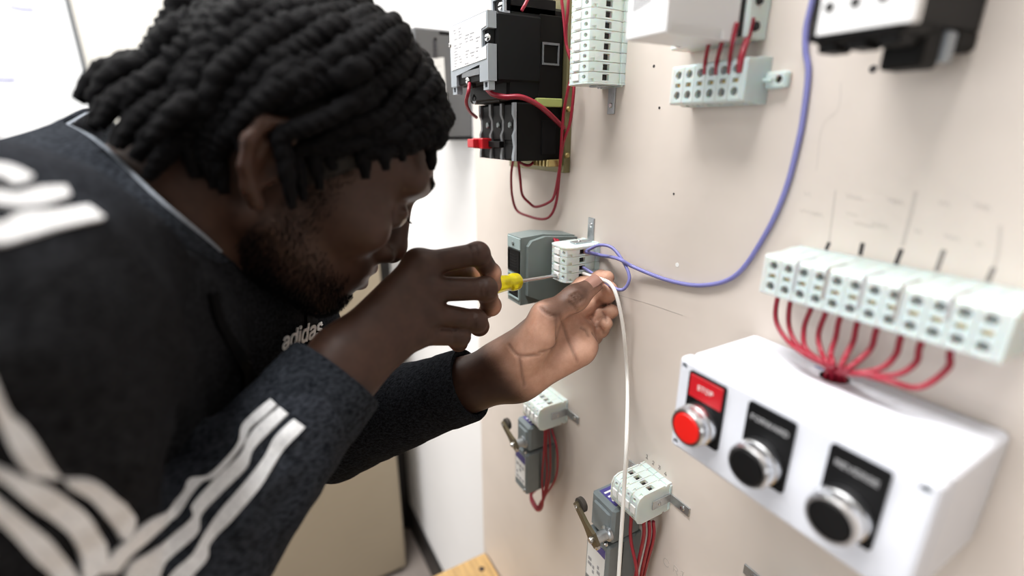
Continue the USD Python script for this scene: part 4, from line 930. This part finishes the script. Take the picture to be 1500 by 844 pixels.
for s in (1, -1):
    b0 = []; b1 = []
    for _ in range(260):
        t = hr_.rand(); l = v3(s*(.014+.034*t), .1050-.021*t**1.6, .0445+.004*math.sin(t*3)+hr_.normal(0, .0016))
        b0.append(l); b1.append(l+v3(s*.0045, .0012, -.0005)+hr_.normal(0, .0005, 3))
    curves('eyebrow', hw(np.array(b0)), hw(np.array(b1)), .00035, 'hair', man_)
    l0 = [v3(s*(.021+.022*t), .0985-.006*t, .0125) for t in np.linspace(0, 1, 22)]
    curves('eyelash', hw(np.array(l0)), hw(np.array([q+v3(s*.001, .0062, -.002) for q in l0])), .0003, 'hair', man_)

st0 = np.array([q[0] for q in STRAY]); sd_ = hr_.normal(0, 1, st0.shape); sd_ /= np.linalg.norm(sd_, axis=1, keepdims=True); sr_ = np.array([q[1] for q in STRAY])[:, None]
curves('stray_hair', st0+sd_*sr_*.8, st0+sd_*(sr_+hr_.uniform(.001, .0055, sr_.shape)), .00016, 'hair', man_)
# ---- jacket
yaw = math.radians(24); JR = np.array([[math.cos(yaw), math.sin(yaw), 0], [-math.sin(yaw), math.cos(yaw), 0], [0, 0, 1]]).T
JR = np.array([[math.cos(yaw), math.sin(yaw), 0], [-math.sin(yaw), math.cos(yaw), 0], [0, 0, 1]])          # columns: across, forward, up (turned towards the camera)
def wave(p, s, seed): return meshkit.fbm(np.asarray(p)*s, 3, seed)-.5
FOLDS = []
def folds(p):
    o = np.zeros(len(p))
    for pts, h, w in FOLDS: o += 1.5*h*np.exp(-(seg_dist(p, pts)/w)**2)
    return o
def torso_sdf(p):
    d = ell(p, (-.435, -.125, 1.285), (.172, .108, .200), JR)
    d = smin(d, ell(p, (-.455, -.165, 1.10), (.160, .118, .24), JR), .07)
    d = smin(d, cap(p, (-.43, -.09, 1.40), (-.30, -.115, 1.40), .072, .070), .05); d = smin(d, cap(p, (-.43, -.07, 1.39), SL, .065, .062), .05)
    d = smin(d, ell(p, (-.478, -.038, 1.318), (.075, .088, .105)), .05)
    d = smax(d, .895-p[:, 2], .01)
    return d+.016*wave(p, (9, 9, 5), 3)+.010*wave(p@np.array([[.8, .3, 0], [-.3, .8, .4], [.2, -.4, .9]]), (30, 30, 11), 5)-folds(p)
def sleeve(p, S, E, W, rs, re, rw, cut, seed, amp, neck):
    u = (W-E)/np.linalg.norm(W-E); L = np.linalg.norm(W-E)-cut
    t = (p-E)@u
    up = cap(p, S, E, rs, re); fo = cap(p, E, E+u*L, re, rw)
    bend = np.exp(-(np.linalg.norm(p-E, axis=1)/.12)**2)
    q = np.stack([t*46, (p-E)@np.cross(u, [0, 0, 1])*13, (p-E)@np.cross(u, [1, 0, 0])*13], 1)
    a = (S-E)/np.linalg.norm(S-E); q2 = np.stack([(p-E)@a*34, (p-E)@np.cross(a, [0, 1, 0])*12, (p-E)@np.cross(a, [1, 0, 0])*12], 1)
    wf = np.clip(1-t/(L-.045), 0.0, 1)**.6
    fo = fo-amp*(meshkit.fbm(q, 2, seed)-.45)*2*np.where(t > L-.045, .15, .35+.8*wf)
    up = up-amp*1.1*(meshkit.fbm(q2, 2, seed+7)-.45)*2
    d = smin(up, fo, .008)-(folds(p) if neck is not None else 0)
    if neck is not None: d = smin(d, cap(p, neck, S, .060, rs), .03)
    d = smax(d, np.where((p-E)@a < .5, t-L, -1), .002)                      # open end at the cuff
    hole = cap(p, E+u*(L-.05), E+u*(L+.05), rw-.0045, rw-.0055)
    return smax(d, -hole, .002), t-L
def sl_r(p): return sleeve(p, SR, ER, WR, .074, .064, .0375, .006, 21, .0070, v3(-.375, -.085, 1.425))[0]
def sl_l(p): return sleeve(p, SL, EL, WL, .068, .060, .0375, .052, 33, .0055, None)[0]
jac = lambda p: np.minimum(np.minimum(torso_sdf(p), sl_r(p)), sl_l(p))
FOLDS_ = [((( 150, 335), (200, 390), (245, 450), (268, 530)), .0065, .010), (((235, 330), (290, 395), (330, 450), (345, 520)), .0055, .009), (((95, 395), (150, 450), (190, 510), (205, 580)), .0065, .012),
          (((10, 520), (80, 530), (150, 560), (205, 620)), .0060, .011), (((40, 430), (90, 490), (120, 560)), .005, .012), (((60, 640), (130, 640), (190, 680)), .006, .010), (((250, 560), (275, 600), (285, 640)), .005, .009),
          (((430, 640), (455, 690), (430, 760)), .004, .009), (((350, 770), (380, 720), (420, 690)), .004, .008), (((455, 600), (480, 640), (470, 690)), .004, .009)]
F3 = []
for pp, h, w in FOLDS_:
    q = spline([(a, b, 0) for a, b in pp], 5); F3.append((trace(jac, q[:, 0], q[:, 1], .06, .75), h, w))
FOLDS += F3
tor = surface_net(torso_sdf, grid(-.68, -.20, .004), grid(-.34, .10, .004), grid(.86, 1.52, .004), 1.6)
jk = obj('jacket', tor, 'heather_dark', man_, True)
sr_m = surface_net(sl_r, grid(-.46, -.18, .0036), grid(-.25, .08, .0036), grid(1.08, 1.52, .0036), 1.7)
sp_ = UsdGeom.Mesh(obj('sleeve', sr_m, 'heather_mix', jk, True))
def step(x, a, b): t = np.clip((x-a)/(b-a), 0, 1); return t*t*(3-2*t)
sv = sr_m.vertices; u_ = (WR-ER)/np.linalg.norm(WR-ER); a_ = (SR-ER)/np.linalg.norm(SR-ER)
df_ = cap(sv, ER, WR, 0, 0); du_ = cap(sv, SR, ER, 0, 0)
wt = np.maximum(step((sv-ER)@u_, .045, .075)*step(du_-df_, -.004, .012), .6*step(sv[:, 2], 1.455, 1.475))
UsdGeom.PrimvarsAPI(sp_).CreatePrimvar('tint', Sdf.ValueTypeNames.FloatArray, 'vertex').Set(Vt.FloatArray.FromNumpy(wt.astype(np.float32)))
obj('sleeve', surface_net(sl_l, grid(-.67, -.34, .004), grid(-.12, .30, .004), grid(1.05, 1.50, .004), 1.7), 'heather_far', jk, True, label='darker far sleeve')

def on_cloth(px, py, f=jac, lift=.0): 
    q = trace(f, px, py, .06, .75); d = EYE-q; d /= np.linalg.norm(d, axis=1, keepdims=True); return q+d*lift
def cloth_normals(q, f=jac, e=.0012):
    g = np.stack([f(q+e*k)-f(q-e*k) for k in np.eye(3)], 1); return g/np.linalg.norm(g, axis=1, keepdims=True)
def ribbon(name, left, right, m, lift=.0022, across=5, n=10, f=jac, label=None):
    """a strip of cloth between two edge lines of the picture, laid on the jacket's surface, with thickness"""
    l = spline([(a, b, 0) for a, b in left], n)[:, :2]; r = spline([(a, b, 0) for a, b in right], n)[:, :2]
    def even(c, k):
        L = np.r_[0, np.cumsum(np.linalg.norm(np.diff(c, axis=0), axis=1))]; s = np.linspace(0, L[-1], k); return np.stack([np.interp(s, L, c[:, i]) for i in (0, 1)], 1)
    k = max(len(l), len(r)); l, r = even(l, k), even(r, k)
    g = np.stack([l*(1-t)+r*t for t in np.linspace(0, 1, across)], 1); k = g.shape[0]
    q = trace(f, g[..., 0].ravel(), g[..., 1].ravel(), .06, .75); nn = cloth_normals(q, f)
    q = q.reshape(k, across, 3); nn = nn.reshape(k, across, 3)
    good = np.ones(k-1, bool)
    for i in range(k-1): good[i] = np.linalg.norm(q[i+1]-q[i], axis=1).max() < .03
    top = (q+nn*lift).reshape(-1, 3); bot = (q-nn*.001).reshape(-1, 3); N = len(top); F = []
    idx = lambda i, j: i*across+j
    for i in range(k-1):
        if not good[i]: continue
        for j in range(across-1):
            a, b, c, d = idx(i, j), idx(i, j+1), idx(i+1, j+1), idx(i+1, j); F += [[a, b, c], [a, c, d], [N+a, N+c, N+b], [N+a, N+d, N+c]]
        for j in (0, across-1):
            a, d = idx(i, j), idx(i+1, j); F += [[a, d, N+d], [a, N+d, N+a]] if j == 0 else [[a, N+d, d], [a, N+a, N+d]]
    t = trimesh.Trimesh(np.vstack([top, bot]), np.array(F), process=False); trimesh.repair.fix_normals(t)
    return obj(name, t, m, jk, 50, label)
# forearm stripes, from the cuff back to the elbow
FS = [(((398, 586), (374, 606), (356, 626), (350, 650), (330, 676), (306, 698), (279, 704), (270, 722), (246, 748), (222, 760), (196, 780), (160, 814), (140, 840)), ((406, 594), (388, 611), (367, 629), (359, 648), (342, 672), (318, 700), (298, 706), (281, 724), (260, 756), (238, 770), (212, 792), (188, 812), (166, 838))),
      (((410, 597), (380, 623), (363, 645), (352, 668), (308, 712), (283, 741), (280, 762), (224, 805), (187, 828), (178, 860)), ((423, 607), (395, 634), (371, 660), (361, 686), (321, 726), (295, 755), (289, 782), (245, 822), (230, 846), (218, 870))),
      (((431, 615), (404, 641), (385, 674), (361, 707), (328, 744), (301, 779), (282, 812), (254, 838), (236, 865)), ((446, 626), (418, 656), (396, 691), (377, 719), (338, 764), (308, 795), (303, 818), (283, 842), (262, 872)))]
for a, b in FS: ribbon('stripe', a, b, 'stripe_white', f=sl_r)
US = [(((-40, 540), (-10, 600), (0, 621), (22, 660), (45, 695)), ((-30, 500), (0, 572), (16, 605), (41, 629), (88, 699))),
      (((96, 709), (127, 728), (156, 760), (176, 791)), ((92, 701), (135, 703), (170, 728), (193, 760), (186, 788))),
      (((-30, 675), (0, 699), (33, 728), (74, 760), (102, 785), (115, 814), (119, 860)), ((-30, 668), (0, 682), (41, 699), (82, 719), (123, 752), (150, 797), (152, 830))),
      (((-30, 738), (0, 764), (41, 810), (74, 844), (90, 880)), ((-30, 705), (0, 730), (41, 764), (82, 801), (118, 858)))]
for a, b in US: ribbon('stripe', a, b, 'stripe_white', f=sl_r)
SS = [(((-30, 262), (0, 262), (20, 272), (45, 264)), ((-30, 245), (0, 246), (20, 250), (45, 262))),
      (((-30, 300), (0, 302), (20, 305), (60, 302), (100, 290)), ((-30, 285), (0, 284), (20, 287), (55, 278), (92, 276))),
      (((-30, 355), (0, 360), (40, 350), (85, 337), (150, 322)), ((-30, 330), (0, 330), (30, 315), (72, 312), (128, 306)))]
for a, b in SS: ribbon('stripe', a, b, 'stripe_white', f=sl_r)
obj_z = ribbon('zipper', ((303, 430), (312, 470), (335, 510), (352, 545), (350, 590), (338, 640), (330, 690)), ((315, 428), (326, 468), (350, 508), (368, 545), (366, 592), (354, 642), (345, 690)), 'zip', .0034, f=torso_sdf)
ribbon('seam', ((445, 440), (446, 470), (446, 510)), ((447.5, 440), (448.5, 470), (448.5, 510)), 'zip', .0025, 3, f=torso_sdf)
# chest lettering
tx = meshkit.text_mesh('adidas', 1.0, .2, True); c = tx.vertices; x0, x1 = c[:, 0].min(), c[:, 0].max()
u = (c[:, 0]-x0)/(x1-x0); tpx = 409+u*58+c[:, 1]*3.0; tpy = 512-u*21.5-14*u*u*0-c[:, 1]*24.5
q = on_cloth(tpx, tpy, torso_sdf); nn = cloth_normals(q, torso_sdf); tx.vertices = q+nn*(.0022+.0010*(c[:, 2:3] > .1))
obj('chest_lettering', tx, 'stripe_white', jk, False, label='white chest lettering')
# standing collar: a band round the neck, lighter inside
cl = np.array([atx(98, 184, -.462), atx(150, 214, -.400), atx(228, 288, -.352), atx(300, 348, -.360), atx(352, 392, -.402), v3(-.455, .004, 1.398), v3(-.500, -.030, 1.425), atx(182, 200, -.520), atx(140, 166, -.505)])
loop = spline(np.vstack([cl, cl[:1]]), 10)[:-1]; ctr = loop.mean(0)
def collar(o, top, drop, grow):
    r = []
    nrm = np.cross(loop[20]-ctr, loop[0]-ctr); nrm /= np.linalg.norm(nrm); nrm = nrm if nrm[2] > 0 else -nrm
    rad = loop-ctr; rad /= np.linalg.norm(rad, axis=1, keepdims=True)
    for t in np.linspace(0, 1, 7): r.append(loop+nrm*(top-drop*t)+rad*(o+grow*t**1.3))
    return np.array(r)
def band(rings_out, rings_in):
    R = np.concatenate([rings_out[::-1], rings_in]); k, n = R.shape[:2]
    i, j = np.meshgrid(np.arange(k), np.arange(n), indexing='ij'); i2, j2 = (i+1) % k, (j+1) % n
    qd = np.stack([i*n+j, i*n+j2, i2*n+j2, i2*n+j], -1).reshape(-1, 4)
    t = trimesh.Trimesh(R.reshape(-1, 3), np.vstack([qd[:, [0, 1, 2]], qd[:, [0, 2, 3]]]), process=False); trimesh.repair.fix_normals(t); return t
obj('collar', band(collar(.006, 0, .055, .030), collar(.0015, -.001, .055, .028)), 'heather', jk, True)
obj('collar_lining', band(collar(.0012, .0015, .04, .020), collar(-.0015, .001, .04, .016)), 'lining', jk, True)
# ribbed cuffs
for S_, E_, W_, rw, cut, m in ((SR, ER, WR, .0375, .006, 'heather'), (SL, EL, WL, .0375, .052, 'heather_far')):
    u_ = (W_-E_)/np.linalg.norm(W_-E_); e_ = E_+u_*(np.linalg.norm(W_-E_)-cut)
    obj('cuff', lathe([(rw-.004, -.002), (rw+.0015, -.0005), (rw+.0030, -.004), (rw+.0045, -.030), (rw+.0035, -.040), (rw-.002, -.043), (rw-.004, -.03), (rw-.004, -.002)], e_+u_*.002, u_, 48), m, jk, 60)

# ---- trousers and shoes, below the picture
def legs(p):
    d = ell(p, (-.46, -.193, .93), (.146, .108, .15))
    for s, fx, fy in ((-1, -.57, -.20), (1, -.37, -.27)):
        hip = v3(-.46+s*.085, -.20-s*.03, .93); knee = v3(fx, fy+.03, .50); ank = v3(fx, fy-.02, .09)
        d = smin(d, cap(p, hip, knee, .094, .072), .04); d = smin(d, cap(p, knee, ank, .072, .062), .02)
    return smax(d, p[:, 2]-1.03, .01)
obj('trousers', surface_net(legs, grid(-.70, -.22, .012), grid(-.42, .02, .012), grid(.0, 1.07, .012)), 'trouser', man_, True)
for fx, fy in ((-.57, -.20), (-.37, -.27)):
    sh = lambda p: smax(smin(cap(p, (fx, fy-.03, .045), (fx, fy+.14, .035), .046, .042), cap(p, (fx, fy-.03, .06), (fx, fy-.02, .10), .046, .044), .03), -p[:, 2], .003)
    obj('shoe', surface_net(sh, grid(fx-.07, fx+.07, .006), grid(fy-.1, fy+.21, .006), grid(-.006, .17, .006)), 'black_plastic', man_, True)
